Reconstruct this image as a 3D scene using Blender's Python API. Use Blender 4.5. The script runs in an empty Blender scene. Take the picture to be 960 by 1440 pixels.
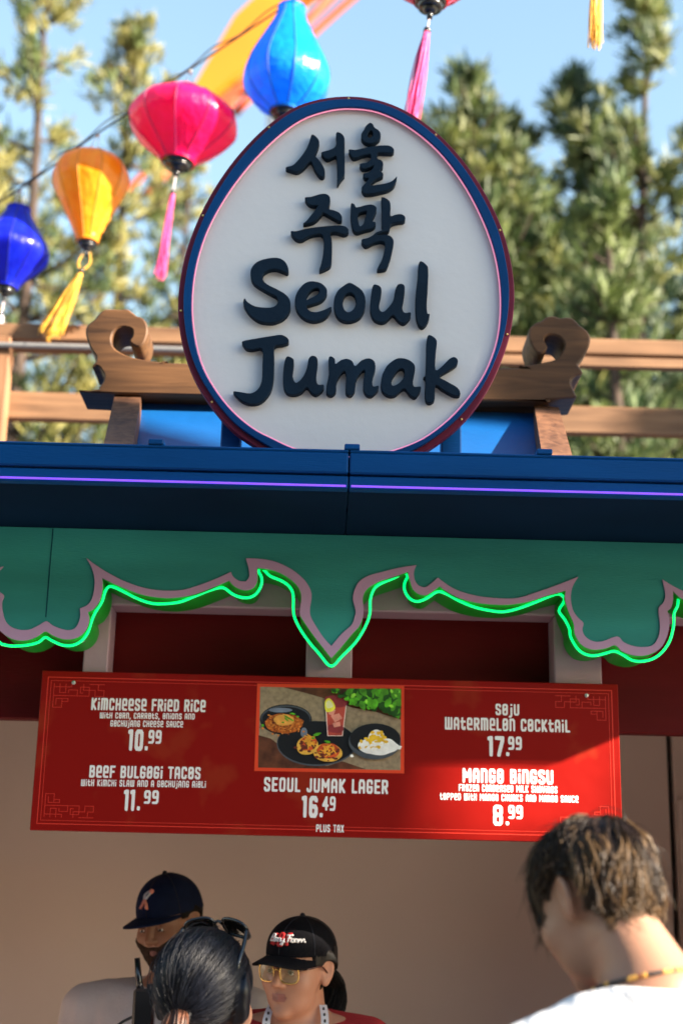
import bpy, math, random
import numpy as np
from mathutils import Vector, Matrix, Euler
from mathutils.geometry import tessellate_polygon
random.seed(7); RNG = np.random.default_rng(7)
rad = math.radians
SC = bpy.context.scene
COL = SC.collection

# ------------------------------------------------------------------ camera
FPX = 2000.0                                   # focal length in photo pixels (50 mm on a 36 mm high frame of 1440)
CAM = np.array([0.0, 0.0, 1.6])
PITCH, YAW, ROLL = rad(16.0), rad(0.5), rad(1.3)
Fv = np.array([math.sin(YAW)*math.cos(PITCH), math.cos(YAW)*math.cos(PITCH), math.sin(PITCH)])
_R0 = np.array([math.cos(YAW), -math.sin(YAW), 0.0]); _U0 = np.cross(_R0, Fv)
Rv = _R0*math.cos(ROLL) + _U0*math.sin(ROLL); Uv = _U0*math.cos(ROLL) - _R0*math.sin(ROLL)
cd = bpy.data.cameras.new('camera'); cam = bpy.data.objects.new('camera', cd); COL.objects.link(cam)
cam.matrix_world = Matrix(((Rv[0], Uv[0], -Fv[0], CAM[0]), (Rv[1], Uv[1], -Fv[1], CAM[1]), (Rv[2], Uv[2], -Fv[2], CAM[2]), (0, 0, 0, 1)))
cd.sensor_fit = 'VERTICAL'; cd.sensor_height = 36.0; cd.sensor_width = 24.0; cd.lens = 50.0
cd.clip_start = 0.05; cd.clip_end = 5000
cd.dof.use_dof = True; cd.dof.focus_distance = 2.95; cd.dof.aperture_fstop = 2.5
SC.camera = cam

# ------------------------------------------------------------------ sky, sun, exposure
SUN_EL, SUN_AZ = rad(22.5), rad(66.0)          # azimuth: measured from the facade's normal towards the right
SDIR = np.array([math.sin(SUN_AZ)*math.cos(SUN_EL), -math.cos(SUN_AZ)*math.cos(SUN_EL), math.sin(SUN_EL)])
w = bpy.data.worlds.new('World'); SC.world = w; w.use_nodes = True
nt = w.node_tree; bg = nt.nodes['Background']
sky = nt.nodes.new('ShaderNodeTexSky'); sky.sky_type = 'NISHITA'; sky.sun_disc = False
sky.sun_elevation = SUN_EL; sky.sun_rotation = math.atan2(SDIR[0], SDIR[1])
sky.air_density = 1.75; sky.dust_density = 0.7; sky.ozone_density = 2.2
nt.links.new(sky.outputs[0], bg.inputs[0]); bg.inputs[1].default_value = 0.06
sl = bpy.data.lights.new('sun', 'SUN'); sl.energy = 4.6; sl.angle = rad(0.53); sl.color = (1.0, 0.86, 0.69)
so = bpy.data.objects.new('sun', sl); COL.objects.link(so)
so.rotation_euler = Vector(SDIR).to_track_quat('Z', 'Y').to_euler()
SC.view_settings.view_transform = 'Standard'; SC.view_settings.look = 'None'
SC.view_settings.exposure = 2.68; SC.view_settings.gamma = 1.0; SC.view_settings.use_curve_mapping = False
SC.cycles.use_denoising = True
SC.cycles.max_bounces = 8; SC.cycles.transparent_max_bounces = 8

def at(px, py, Y):
    """the point at depth Y that the photo's pixel (px, py) shows"""
    d = Fv*FPX + Rv*(px-480.0) + Uv*(720.0-py)
    return CAM + d*(Y/d[1])
def atx(pts, Y): return [(lambda p: (p[0], p[2]))(at(x, y, Y)) for x, y in pts]

# ------------------------------------------------------------------ materials
def mat(name, col, rough=0.55, var=0.12, vs=6.0, bump=0.0, bs=60.0, metal=0.0, spec=0.5, coat=0.0, emit=None, es=0.0, trans=0.0, stretch=(1, 1, 1), col2=None, sheen=0.0, alpha=1.0):
    m = bpy.data.materials.new(name); m.use_nodes = True; n = m.node_tree.nodes; l = m.node_tree.links
    b = n['Principled BSDF']; b.inputs['Roughness'].default_value = rough; b.inputs['Metallic'].default_value = metal
    b.inputs['Specular IOR Level'].default_value = spec; b.inputs['Coat Weight'].default_value = coat
    b.inputs['Sheen Weight'].default_value = sheen
    tc = n.new('ShaderNodeTexCoord'); mp = n.new('ShaderNodeMapping'); mp.inputs['Scale'].default_value = stretch
    l.new(tc.outputs['Object'], mp.inputs[0])
    no = n.new('ShaderNodeTexNoise'); no.inputs['Scale'].default_value = vs; no.inputs['Detail'].default_value = 6
    l.new(mp.outputs[0], no.inputs['Vector'])
    rp = n.new('ShaderNodeValToRGB'); c = np.array(col[:3], float)
    a = np.clip(c*(1-var), 0, 1) if col2 is None else c; z = np.clip(c*(1+var), 0, 1) if col2 is None else np.array(col2)
    rp.color_ramp.elements[0].position = 0.3; rp.color_ramp.elements[1].position = 0.7
    rp.color_ramp.elements[0].color = (*a, 1); rp.color_ramp.elements[1].color = (*z, 1)
    l.new(no.outputs[0], rp.inputs[0]); l.new(rp.outputs[0], b.inputs['Base Color'])
    if bump > 0:
        n2 = n.new('ShaderNodeTexNoise'); n2.inputs['Scale'].default_value = bs; n2.inputs['Detail'].default_value = 4
        l.new(mp.outputs[0], n2.inputs['Vector'])
        bp = n.new('ShaderNodeBump'); bp.inputs['Strength'].default_value = bump; bp.inputs['Distance'].default_value = 0.01
        l.new(n2.outputs[0], bp.inputs['Height']); l.new(bp.outputs[0], b.inputs['Normal'])
    if emit is not None:
        b.inputs['Emission Color'].default_value = (*emit, 1); b.inputs['Emission Strength'].default_value = es
    if trans > 0:
        t = n.new('ShaderNodeBsdfTranslucent'); l.new(rp.outputs[0], t.inputs[0])
        x = n.new('ShaderNodeMixShader'); x.inputs[0].default_value = trans
        l.new(b.outputs[0], x.inputs[1]); l.new(t.outputs[0], x.inputs[2]); l.new(x.outputs[0], n['Material Output'].inputs[0])
    if alpha < 1: b.inputs['Alpha'].default_value = alpha
    return m

def wood(name, c1, c2, axis='x', rough=0.6, sc=3.0):
    m = bpy.data.materials.new(name); m.use_nodes = True; n = m.node_tree.nodes; l = m.node_tree.links
    b = n['Principled BSDF']; b.inputs['Roughness'].default_value = rough; b.inputs['Specular IOR Level'].default_value = .25
    tc = n.new('ShaderNodeTexCoord'); mp = n.new('ShaderNodeMapping')
    mp.inputs['Scale'].default_value = {'x': (1.2, 14, 14), 'z': (14, 14, 1.2), 'y': (14, 1.2, 14)}[axis]
    l.new(tc.outputs['Object'], mp.inputs[0])
    no = n.new('ShaderNodeTexNoise'); no.inputs['Scale'].default_value = sc; no.inputs['Detail'].default_value = 8; no.inputs['Distortion'].default_value = 0.6
    l.new(mp.outputs[0], no.inputs['Vector'])
    n3 = n.new('ShaderNodeTexNoise'); n3.inputs['Scale'].default_value = 3.0; n3.inputs['Detail'].default_value = 3
    l.new(tc.outputs['Object'], n3.inputs['Vector'])
    ad = n.new('ShaderNodeMath'); ad.operation = 'MULTIPLY_ADD'; ad.inputs[1].default_value = 0.45; l.new(n3.outputs[0], ad.inputs[0])
    sb = n.new('ShaderNodeMath'); sb.operation = 'MULTIPLY_ADD'; sb.inputs[1].default_value = 0.8; sb.inputs[2].default_value = -0.13
    l.new(no.outputs[0], sb.inputs[0]); l.new(sb.outputs[0], ad.inputs[2])
    rp = n.new('ShaderNodeValToRGB'); rp.color_ramp.elements[0].position = 0.3; rp.color_ramp.elements[1].position = 0.72
    rp.color_ramp.elements[0].color = (*c1, 1); rp.color_ramp.elements[1].color = (*c2, 1)
    l.new(ad.outputs[0], rp.inputs[0]); l.new(rp.outputs[0], b.inputs['Base Color'])
    bp = n.new('ShaderNodeBump'); bp.inputs['Strength'].default_value = 0.35; bp.inputs['Distance'].default_value = 0.004
    l.new(no.outputs[0], bp.inputs['Height']); l.new(bp.outputs[0], b.inputs['Normal'])
    return m

# ------------------------------------------------------------------ mesh helpers
def link(o, parent=None):
    COL.objects.link(o)
    if parent is not None: o.parent = parent
    return o
def meshobj(name, V, Fc, mats, parent=None, mi=None, smooth=False):
    me = bpy.data.meshes.new(name)
    V = np.asarray(V, float)
    me.from_pydata(V.tolist(), [], [tuple(map(int, f)) for f in Fc])
    for m in (mats if isinstance(mats, (list, tuple)) else [mats]): me.materials.append(m)
    if mi is not None: me.polygons.foreach_set('material_index', np.asarray(mi, np.int32))
    if smooth: me.polygons.foreach_set('use_smooth', np.ones(len(me.polygons), bool))
    me.update()
    o = bpy.data.objects.new(name, me); link(o, parent)
    if parent is not None: o.matrix_parent_inverse = Matrix.Translation(parent.location).inverted()
    return o
def empty(name, loc):
    o = bpy.data.objects.new(name, None); o.location = tuple(loc); o.empty_display_size = 0.1; COL.objects.link(o); return o
def tag(o, label=None, cat=None, group=None, kind=None):
    if label: o['label'] = label
    if cat: o['category'] = cat
    if group: o['group'] = group
    if kind: o['kind'] = kind
    return o

class MB:
    def __init__(s): s.V = []; s.F = []; s.M = []
    def add(s, V, Fc, m=0):
        k = len(s.V); s.V += [tuple(map(float, v)) for v in V]
        for f in Fc: s.F.append(tuple(k+i for i in f)); s.M.append(m)
    def box(s, x0, x1, y0, y1, z0, z1, m=0, b=0.0):
        if b <= 0:
            V = [(x, y, z) for x in (x0, x1) for y in (y0, y1) for z in (z0, z1)]
            s.add(V, [(0, 1, 3, 2), (4, 6, 7, 5), (0, 4, 5, 1), (2, 3, 7, 6), (0, 2, 6, 4), (1, 5, 7, 3)], m); return
        V = []; idx = {}
        for sx in (0, 1):
            for sy in (0, 1):
                for sz in (0, 1):
                    X, Y, Z = (x0, x1)[sx], (y0, y1)[sy], (z0, z1)[sz]; i = (1-2*sx)*b; j = (1-2*sy)*b; k = (1-2*sz)*b
                    for a, v in enumerate(((X, Y+j, Z+k), (X+i, Y, Z+k), (X+i, Y+j, Z))):
                        idx[(sx, sy, sz, a)] = len(V); V.append(v)
        Fc = []
        I = lambda sx, sy, sz, a: idx[(sx, sy, sz, a)]
        for t in (0, 1):
            Fc.append([I(t, 0, 0, 0), I(t, 0, 1, 0), I(t, 1, 1, 0), I(t, 1, 0, 0)][::1 if t == 0 else -1])
            Fc.append([I(0, t, 0, 1), I(1, t, 0, 1), I(1, t, 1, 1), I(0, t, 1, 1)][::1 if t == 0 else -1])
            Fc.append([I(0, 0, t, 2), I(0, 1, t, 2), I(1, 1, t, 2), I(1, 0, t, 2)][::1 if t == 0 else -1])
        for p in (0, 1):
            for q in (0, 1):
                Fc.append([I(0, p, q, 1), I(0, p, q, 2), I(1, p, q, 2), I(1, p, q, 1)])
                Fc.append([I(p, 0, q, 0), I(p, 0, q, 2), I(p, 1, q, 2), I(p, 1, q, 0)])
                Fc.append([I(p, q, 0, 0), I(p, q, 0, 1), I(p, q, 1, 1), I(p, q, 1, 0)])
        for sx in (0, 1):
            for sy in (0, 1):
                for sz in (0, 1): Fc.append([I(sx, sy, sz, 0), I(sx, sy, sz, 1), I(sx, sy, sz, 2)])
        s.add(V, Fc, m)
    def prism(s, contours, y0, y1, m=0, ch=0.0, mside=None):
        """contours in (x, z): the first is the outline, the rest holes; front face at y0 (towards the camera), back at y1"""
        mside = m if mside is None else mside
        cs = []
        for k, c in enumerate(contours):
            a = sum(c[i][0]*c[(i+1) % len(c)][1]-c[(i+1) % len(c)][0]*c[i][1] for i in range(len(c)))
            c = list(c) if (a > 0) == (k == 0) else list(c)[::-1]
            cs.append(np.array(c, float))
        front = []
        for c in cs:
            if ch > 0:
                d = np.roll(c, -1, 0)-np.roll(c, 1, 0); L = np.linalg.norm(d, axis=1, keepdims=True)+1e-9
                front.append(c+np.stack([-d[:, 1], d[:, 0]], 1)/L*ch)
            else: front.append(c)
        tri = tessellate_polygon([[Vector((p[0], p[1], 0)) for p in c] for c in front])
        flat = np.concatenate(front)
        V = [(p[0], y0, p[1]) for p in flat]
        Fc = []
        for t in tri:
            a, b, c = (flat[i] for i in t)
            cr = (b[0]-a[0])*(c[1]-a[1])-(c[0]-a[0])*(b[1]-a[1])
            Fc.append(t if cr > 0 else t[::-1])
        s.add(V, Fc, m)
        s.add([(p[0], y1, p[1]) for p in np.concatenate(cs)], [f[::-1] for f in Fc], m)
        for c, fr in zip(cs, front):
            n = len(c); rings = [(fr, y0)] + ([(c, y0+ch)] if ch > 0 else []) + [(c, y1)]
            V = [(p[0], y, p[1]) for r, y in rings for p in r]; Q = []
            for k in range(len(rings)-1):
                for i in range(n):
                    j = (i+1) % n; Q.append((k*n+i, (k+1)*n+i, (k+1)*n+j, k*n+j))
            s.add(V, Q, mside)
    def tube(s, P, r, n=8, m=0, cap=True, closed=False):
        P = np.asarray(P, float); K = len(P); r = np.broadcast_to(np.asarray(r, float), (K,))
        T = np.gradient(P, axis=0) if not closed else np.roll(P, -1, 0)-np.roll(P, 1, 0)
        T /= np.linalg.norm(T, axis=1, keepdims=True)+1e-12
        u = np.cross(T[0], [0.13, 0.31, 0.94]); 
        if np.linalg.norm(u) < 1e-3: u = np.cross(T[0], [1, 0, 0])
        u /= np.linalg.norm(u); V = []
        for k in range(K):
            u = u-T[k]*(u@T[k]); u /= np.linalg.norm(u)+1e-12; v = np.cross(T[k], u)
            for i in range(n):
                a = 2*math.pi*i/n; V.append(P[k]+r[k]*(math.cos(a)*u+math.sin(a)*v))
        Q = []
        for k in range(K if closed else K-1):
            k2 = (k+1) % K
            for i in range(n):
                j = (i+1) % n; Q.append((k*n+i, k*n+j, k2*n+j, k2*n+i))
        if cap and not closed: Q += [tuple(range(n))[::-1], tuple((K-1)*n+i for i in range(n))]
        s.add(V, Q, m)
    def ball(s, c, r, m=0, nu=12, nv=8):
        r = np.broadcast_to(np.asarray(r, float), (3,)); V = []; Q = []
        for j in range(nv+1):
            for i in range(nu):
                a = 2*math.pi*i/nu; b = math.pi*j/nv
                V.append((c[0]+r[0]*math.cos(a)*math.sin(b), c[1]+r[1]*math.sin(a)*math.sin(b), c[2]+r[2]*math.cos(b)))
        for j in range(nv):
            for i in range(nu):
                k = (i+1) % nu; Q.append((j*nu+i, (j+1)*nu+i, (j+1)*nu+k, j*nu+k))
        s.add(V, Q, m)
    def build(s, name, mats, parent=None, smooth=False):
        return meshobj(name, s.V, s.F, mats, parent, s.M, smooth)

def catmull(P, sub=4, closed=True):
    P = np.asarray(P, float); n = len(P); out = []
    for i in range(n if closed else n-1):
        g = (lambda k: P[k % n]) if closed else (lambda k: P[min(max(k, 0), n-1)])
        p0, p1, p2, p3 = g(i-1), g(i), g(i+1), g(i+2)
        for t in np.arange(sub)/sub:
            out.append(0.5*((2*p1)+(-p0+p2)*t+(2*p0-5*p1+4*p2-p3)*t*t+(-p0+3*p1-3*p2+p3)*t**3))
    if not closed: out.append(P[-1])
    return np.array(out)

def strands(name, P, R, mats, parent=None, n=3, mi=None):
    """many thin tapered tubes as one mesh: P (S,K,3), R (S,K)"""
    P = np.asarray(P, float); S, K, _ = P.shape; R = np.broadcast_to(R, (S, K))
    T = np.gradient(P, axis=1); T /= np.linalg.norm(T, axis=2, keepdims=True)+1e-12
    ref = RNG.normal(size=(S, 1, 3)); u = np.cross(T, ref); u /= np.linalg.norm(u, axis=2, keepdims=True)+1e-12
    v = np.cross(T, u); a = 2*math.pi*np.arange(n)/n
    V = P[:, :, None, :]+R[:, :, None, None]*(np.cos(a)[None, None, :, None]*u[:, :, None, :]+np.sin(a)[None, None, :, None]*v[:, :, None, :])
    base = (np.arange(S)[:, None, None]*K+np.arange(K-1)[None, :, None])*n; i = np.arange(n)[None, None, :]; j = (i+1) % n
    Q = np.stack([base+i, base+j, base+n+j, base+n+i], -1).reshape(-1, 4)
    m = None if mi is None else np.repeat(mi, (K-1)*n)
    return meshobj(name, V.reshape(-1, 3), Q, mats, parent, m, True)

# ------------------------------------------------------------------ SDF modelling (bodies, clothes)
def sm(a, b, k):
    h = np.clip(0.5+0.5*(b-a)/k, 0, 1); return b+(a-b)*h-k*h*(1-h)
def smx(a, b, k): return -sm(-a, -b, k)
def ell(P, c, r):
    q = P-np.asarray(c); r = np.asarray(r, float); k0 = np.linalg.norm(q/r, axis=1); k1 = np.linalg.norm(q/(r*r), axis=1)+1e-9
    return k0*(k0-1)/k1
def caps(P, a, b, ra, rb=None):
    rb = ra if rb is None else rb; a = np.asarray(a, float); b = np.asarray(b, float); d = b-a
    t = np.clip(((P-a)@d)/(d@d+1e-12), 0, 1); return np.linalg.norm(P-a-t[:, None]*d, axis=1)-(ra+(rb-ra)*t)
def sdf_mesh(fn, lo, hi, h, marg=1.6):
    lo = np.asarray(lo, float); hi = np.asarray(hi, float); C = 6; nc = np.ceil((hi-lo)/(h*C)).astype(int)+1; n = nc*C
    g = np.stack(np.meshgrid(*[lo[a]+(np.arange(nc[a])*C+(C-1)/2)*h for a in range(3)], indexing='ij'), -1).reshape(-1, 3)
    dc = fn(g).reshape(nc); act = np.abs(dc) < h*C*marg+0.004
    D = np.repeat(np.repeat(np.repeat(dc, C, 0), C, 1), C, 2).astype(np.float32)
    A = np.repeat(np.repeat(np.repeat(act, C, 0), C, 1), C, 2); ii = np.argwhere(A)
    D[A] = fn(lo+ii*h)
    D[0], D[-1], D[:, 0], D[:, -1], D[:, :, 0], D[:, :, -1] = (1,)*6
    s = D < 0; nx, ny, nz = D.shape
    cnt = sum(s[i:nx-1+i, j:ny-1+j, k:nz-1+k].astype(np.int8) for i in (0, 1) for j in (0, 1) for k in (0, 1))
    a = (cnt > 0) & (cnt < 8); I = np.argwhere(a); idx = -np.ones(a.shape, np.int64); idx[a] = np.arange(len(I))
    pos = np.zeros((len(I), 3)); num = np.zeros(len(I))
    cor = [(i, j, k) for i in (0, 1) for j in (0, 1) for k in (0, 1)]
    val = {c: D[I[:, 0]+c[0], I[:, 1]+c[1], I[:, 2]+c[2]] for c in cor}
    for c in cor:
        for ax in range(3):
            if c[ax] == 0:
                e = list(c); e[ax] = 1; e = tuple(e); d0, d1 = val[c], val[e]; x = (d0 < 0) != (d1 < 0)
                t = np.where(x, d0/np.where(x, d0-d1, 1), 0)
                p = np.tile(np.array(c, float), (len(I), 1)); p[:, ax] += t; pos += p*x[:, None]; num += x
    V = lo+(I+pos/num[:, None])*h; Q = []
    for ax in range(3):
        o = [b for b in range(3) if b != ax]; sl0 = [slice(None)]*3; sl1 = [slice(None)]*3
        sl0[ax] = slice(0, -1); sl1[ax] = slice(1, None)
        x = s[tuple(sl0)] != s[tuple(sl1)]; E = np.argwhere(x); E = E[(E[:, o[0]] > 0) & (E[:, o[1]] > 0)]
        E = E[(E[:, o[0]] < a.shape[o[0]]) & (E[:, o[1]] < a.shape[o[1]])]
        q = []
        for da, db in ((1, 1), (0, 1), (0, 0), (1, 0)):
            t = E.copy(); t[:, o[0]] -= da; t[:, o[1]] -= db; q.append(idx[t[:, 0], t[:, 1], t[:, 2]])
        q = np.stack(q, 1); f = s[tuple(E.T)]; f = ~f if ax == 1 else f
        q[~f] = q[~f][:, ::-1]; Q.append(q)
    return V, np.concatenate(Q)
def wav(P, s, seed=0):
    """smooth pseudo noise for folds"""
    r = np.random.default_rng(seed); o = np.zeros(len(P))
    for k in range(5):
        d = r.normal(size=3)*s*(0.6+0.35*k); o += np.sin(P@d+r.uniform(0, 6.28))/(1+0.5*k)
    return o/2.5

# ------------------------------------------------------------------ 2-D glyphs from strokes
def contour2d(D, x0, y0, h):
    nx, ny = D.shape; nxt = {}; pt = {}
    def cross(i, j, k, l):
        key = (i, j, k, l) if (i, j) < (k, l) else (k, l, i, j)
        if key not in pt:
            a, b = D[key[0], key[1]], D[key[2], key[3]]; t = a/(a-b)
            pt[key] = (x0+h*(key[0]+t*(key[2]-key[0])), y0+h*(key[1]+t*(key[3]-key[1])))
        return key
    s = D < 0
    ac = np.argwhere((s[:-1, :-1].astype(int)+s[1:, :-1]+s[:-1, 1:]+s[1:, 1:]) % 4 != 0)
    for i, j in ac:
        c = [(i, j), (i+1, j), (i+1, j+1), (i, j+1)]; v = [s[p] for p in map(tuple, c)]
        ins = []; outs = []
        for k in range(4):
            a, b = c[k], c[(k+1) % 4]
            if v[k] and not v[(k+1) % 4]: outs.append(cross(*a, *b))
            if not v[k] and v[(k+1) % 4]: ins.append(cross(*a, *b))
        if len(ins) == 1: nxt[outs[0]] = ins[0]
        else:
            for o in outs:      # ambiguous cell: join to the nearest entry
                q = min(ins, key=lambda z: (pt[z][0]-pt[o][0])**2+(pt[z][1]-pt[o][1])**2); ins.remove(q); nxt[o] = q
    out = []
    while nxt:
        a, b = nxt.popitem(); loop = [pt[a]]
        while b != a and b in nxt: loop.append(pt[b]); b = nxt.pop(b)
        if len(loop) > 3: out.append(np.array(loop))
    return out
def area(c): x, y = c[:, 0], c[:, 1]; return 0.5*np.sum(x*np.roll(y, -1)-np.roll(x, -1)*y)
def inside(p, c):
    x, y = p; r = False; n = len(c); j = n-1
    for i in range(n):
        if (c[i][1] > y) != (c[j][1] > y) and x < (c[j][0]-c[i][0])*(y-c[i][1])/(c[j][1]-c[i][1])+c[i][0]: r = not r
        j = i
    return r
def decim(c, tol):
    """drop points that hardly bend the contour"""
    keep = [c[0]]
    for i in range(1, len(c)-1):
        a, b, d = keep[-1], c[i], c[i+1]; L = math.hypot(*(d-a))+1e-9
        if abs((d[0]-a[0])*(b[1]-a[1])-(d[1]-a[1])*(b[0]-a[0]))/L > tol or L > 0.22: keep.append(b)
    keep.append(c[-1]); return np.array(keep)
def stroke_shape(strokes, hw, h=0.028):
    xs = [p[0] for st in strokes for p in st]; ys = [p[1] for st in strokes for p in st]
    x0, y0 = min(xs)-hw-2*h, min(ys)-hw-2*h; nx = int((max(xs)+hw+2*h-x0)/h)+2; ny = int((max(ys)+hw+2*h-y0)/h)+2
    X, Y = np.meshgrid(x0+np.arange(nx)*h, y0+np.arange(ny)*h, indexing='ij'); D = np.full(X.shape, 9.0)
    for st in strokes:
        for (ax, ay), (bx, by) in zip(st[:-1], st[1:]) if len(st) > 1 else [(st[0], st[0])]:
            dx, dy = bx-ax, by-ay; t = np.clip(((X-ax)*dx+(Y-ay)*dy)/(dx*dx+dy*dy+1e-12), 0, 1)
            # slightly squared ends and corners
            ex, ey = np.abs(X-ax-t*dx), np.abs(Y-ay-t*dy); D = np.minimum(D, (ex**3.2+ey**3.2)**(1/3.2)-hw)
    cs = [decim(c, 0.006) for c in contour2d(D, x0, y0, h)]
    outer = [c for c in cs if area(c) < 0]; holes = [c for c in cs if area(c) >= 0]
    if sum(area(c) for c in cs) > 0: outer, holes = holes, outer
    res = [[o] for o in outer]
    for q in holes:
        for r in res:
            if inside(q[0], r[0]): r.append(q); break
    return res
_L, _R, _T, _B, _C = .09, .41, .91, .09, .25
_C0 = [(_R, .72), (_R, .81), (.34, _T), (.16, _T), (_L, .81), (_L, .19), (.16, _B), (.34, _B), (_R, .19)]
_O0 = [(_L, .81), (.16, _T), (.34, _T), (_R, .81), (_R, .19), (.34, _B), (.16, _B), (_L, .19), (_L, .81)]
GL = {
 'A': (.5, [[(_L, _B), (_L, .74), (.17, _T), (.33, _T), (_R, .74), (_R, _B)], [(_L, .4), (_R, .4)]]),
 'B': (.5, [[(_L, _B), (_L, _T), (.32, _T), (.39, .82), (.39, .62), (.3, .52), (_L, .52)], [(.3, .52), (_R, .42), (_R, .18), (.33, _B), (_L, _B)]]),
 'C': (.5, [_C0+[(_R, .28)]]), 'D': (.5, [[(_L, _B), (_L, _T), (.3, _T), (_R, .78), (_R, .22), (.3, _B), (_L, _B)]]),
 'E': (.46, [[(.38, _T), (_L, _T), (_L, _B), (.38, _B)], [(_L, .5), (.33, .5)]]),
 'e': (.5, [[(_L, .46), (_R, .46), (_R, .81), (.34, _T), (.16, _T), (_L, .81), (_L, .19), (.16, _B), (_R, _B)]]),
 'F': (.46, [[(.39, _T), (_L, _T), (_L, _B)], [(_L, .5), (.34, .5)]]), 'G': (.5, [_C0+[(_R, .46), (.27, .46)]]),
 'H': (.5, [[(_L, _B), (_L, _T)], [(_R, _B), (_R, _T)], [(_L, .5), (_R, .5)]]),
 'i': (.2, [[(.1, _B), (.1, .62)], [(.1, .9), (.1, .92)]]), 'I': (.2, [[(.1, _B), (.1, _T)]]),
 'j': (.3, [[(.2, .62), (.2, .02), (.12, -.1), (.04, -.1)], [(.2, .9), (.2, .92)]]),
 'J': (.42, [[(.33, _T), (.33, .2), (.25, _B), (.14, _B), (.08, .18), (.08, .24)]]),
 'K': (.5, [[(_L, _B), (_L, _T)], [(_R, _T), (.14, .5), (_R, _B)]]), 'L': (.42, [[(_L, _T), (_L, _B), (.35, _B)]]),
 'M': (.64, [[(.09, _B), (.09, _T), (.32, .42), (.55, _T), (.55, _B)]]),
 'm': (.66, [[(.09, _B), (.09, _T), (.5, _T), (.57, .8), (.57, _B)], [(.33, _T), (.33, _B)]]),
 'N': (.5, [[(_L, _B), (_L, _T), (_R, _B), (_R, _T)]]), 'n': (.5, [[(_L, _B), (_L, _T), (.32, _T), (_R, .8), (_R, _B)]]),
 'O': (.5, [_O0]), 'o': (.5, [_O0, [(_L, .42), (_R, .62)]]),
 'P': (.5, [[(_L, _B), (_L, _T), (.33, _T), (_R, .82), (_R, .54), (.33, .44), (_L, .44)]]),
 'R': (.5, [[(_L, _B), (_L, _T), (.33, _T), (_R, .82), (_R, .58), (.33, .48), (_L, .48)], [(.26, .48), (_R, _B)]]),
 'S': (.5, [[(_R, .76), (_R, .83), (.34, _T), (.16, _T), (_L, .83), (_L, .62), (.16, .54), (.34, .46), (_R, .38), (_R, .18), (.34, _B), (.16, _B), (_L, .18), (_L, .25)]]),
 'T': (.46, [[(.06, _T), (.4, _T)], [(.23, _T), (.23, _B)]]), 't': (.44, [[(.15, _T), (.15, .2), (.22, _B), (.36, _B), (.36, .22)], [(.05, .66), (.36, .66)]]),
 'U': (.5, [[(_L, _T), (_L, .19), (.16, _B), (.34, _B), (_R, .19), (_R, _T)]]), 'V': (.5, [[(_L, _T), (_L, .4), (.25, _B), (_R, .4), (_R, _T)]]),
 'W': (.66, [[(.09, _T), (.09, _B), (.57, _B), (.57, _T)], [(.33, _T), (.33, _B)]]), 'X': (.5, [[(_L, _B), (_R, _T)], [(_L, _T), (_R, _B)]]),
 'Z': (.46, [[(.07, _T), (.38, _T), (.07, _B), (.38, _B)]]),
 '0': (.5, [_O0]), '1': (.3, [[(.05, .88), (.16, _T), (.16, _B)]]), '4': (.5, [[(.33, _B), (.33, _T), (.07, .35), (.44, .35)]]),
 '6': (.5, [[(_R, .8), (.34, _T), (.16, _T), (_L, .8), (_L, .2), (.16, _B), (.34, _B), (_R, .2), (_R, .42), (.34, .52), (_L, .52)]]),
 '7': (.48, [[(.07, _T), (.41, _T), (.41, .8), (.2, _B)]]),
 '8': (.5, [[(.16, .52), (_L, .62), (_L, .83), (.16, _T), (.34, _T), (_R, .83), (_R, .62), (.34, .52), (.16, .52), (_L, .4), (_L, .18), (.16, _B), (.34, _B), (_R, .18), (_R, .4), (.34, .52)]]),
 '9': (.5, [[(_R, .5), (.16, .46), (_L, .56), (_L, .81), (.16, _T), (.34, _T), (_R, .81), (_R, .2), (.34, _B), (.1, _B)]]),
 ',': (.2, [[(.1, .1), (.07, -.08)]]), '.': (.24, [[(.12, .12), (.12, .13)]]), ' ': (.28, []),
}
_gc = {}
def glyph(ch, hw):
    k = (ch, round(hw, 3))
    if k not in _gc: _gc[k] = stroke_shape(GL[ch][1], hw) if GL[ch][1] else []
    return _gc[k]
# ------------------------------------------------------------------ ground
M_pave = mat('paving', (.10, .095, .09), .85, .2, 1.5, .3, 30)
g = MB(); g.add([(-600, -600, 0), (600, -600, 0), (600, 600, 0), (-600, 600, 0)], [(0, 1, 2, 3)])
tag(g.build('ground', M_pave), kind='structure')

# ------------------------------------------------------------------ the food booth
M_blue = mat('blue_paint', (.001, .048, .19), .45, .22, 3.0, spec=.1, bump=.12, bs=90, stretch=(.4, 3, 3))
M_roofblue = mat('roof_blue_paint', (.003, .07, .24), .4, .2, 2.0, .1, 40)
M_navy = mat('navy_shaded_paint', (.003, .015, .043), .7, .2, 3, spec=.04)  # dark of the shaded eave underside put into the colour; also on seams
M_green = mat('teal_green_paint', (.032, .275, .25), .6, .2, 2.6, .15, 120, spec=.2, stretch=(.5, 3, 3))
M_lav = mat('lavender_paint', (.43, .28, .45), .6, .08, 5)
M_edge = mat('neonlit_edge_paint', (.004, .30, .022), .5, .15, 6)  # green edge paint, made stronger to carry the neon's glow in its colour
M_mauve = mat('mauve_paint', (.42, .27, .36), .55, .1, 5, .1, 80)
M_red = mat('deep_red_paint', (.105, .003, .005), .6, .25, 2.2, .1, 60, spec=.15, stretch=(.5, 1, 3))
M_beige = mat('beige_wall_paint', (.66, .555, .50), .75, .05, 1.2, .05, 80)
M_darkgap = mat('dark_gap', (.01, .01, .012), .8)
M_counter = mat('counter_top_paint', (.3, .26, .22), .4)
M_neon = mat('neon_green', (.0, .6, .3), .4, emit=(.0, 1.0, .14), es=.31)
M_led = mat('led_purple', (.3, .1, .8), .4, emit=(.15, .06, 1.0), es=.17)
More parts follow.
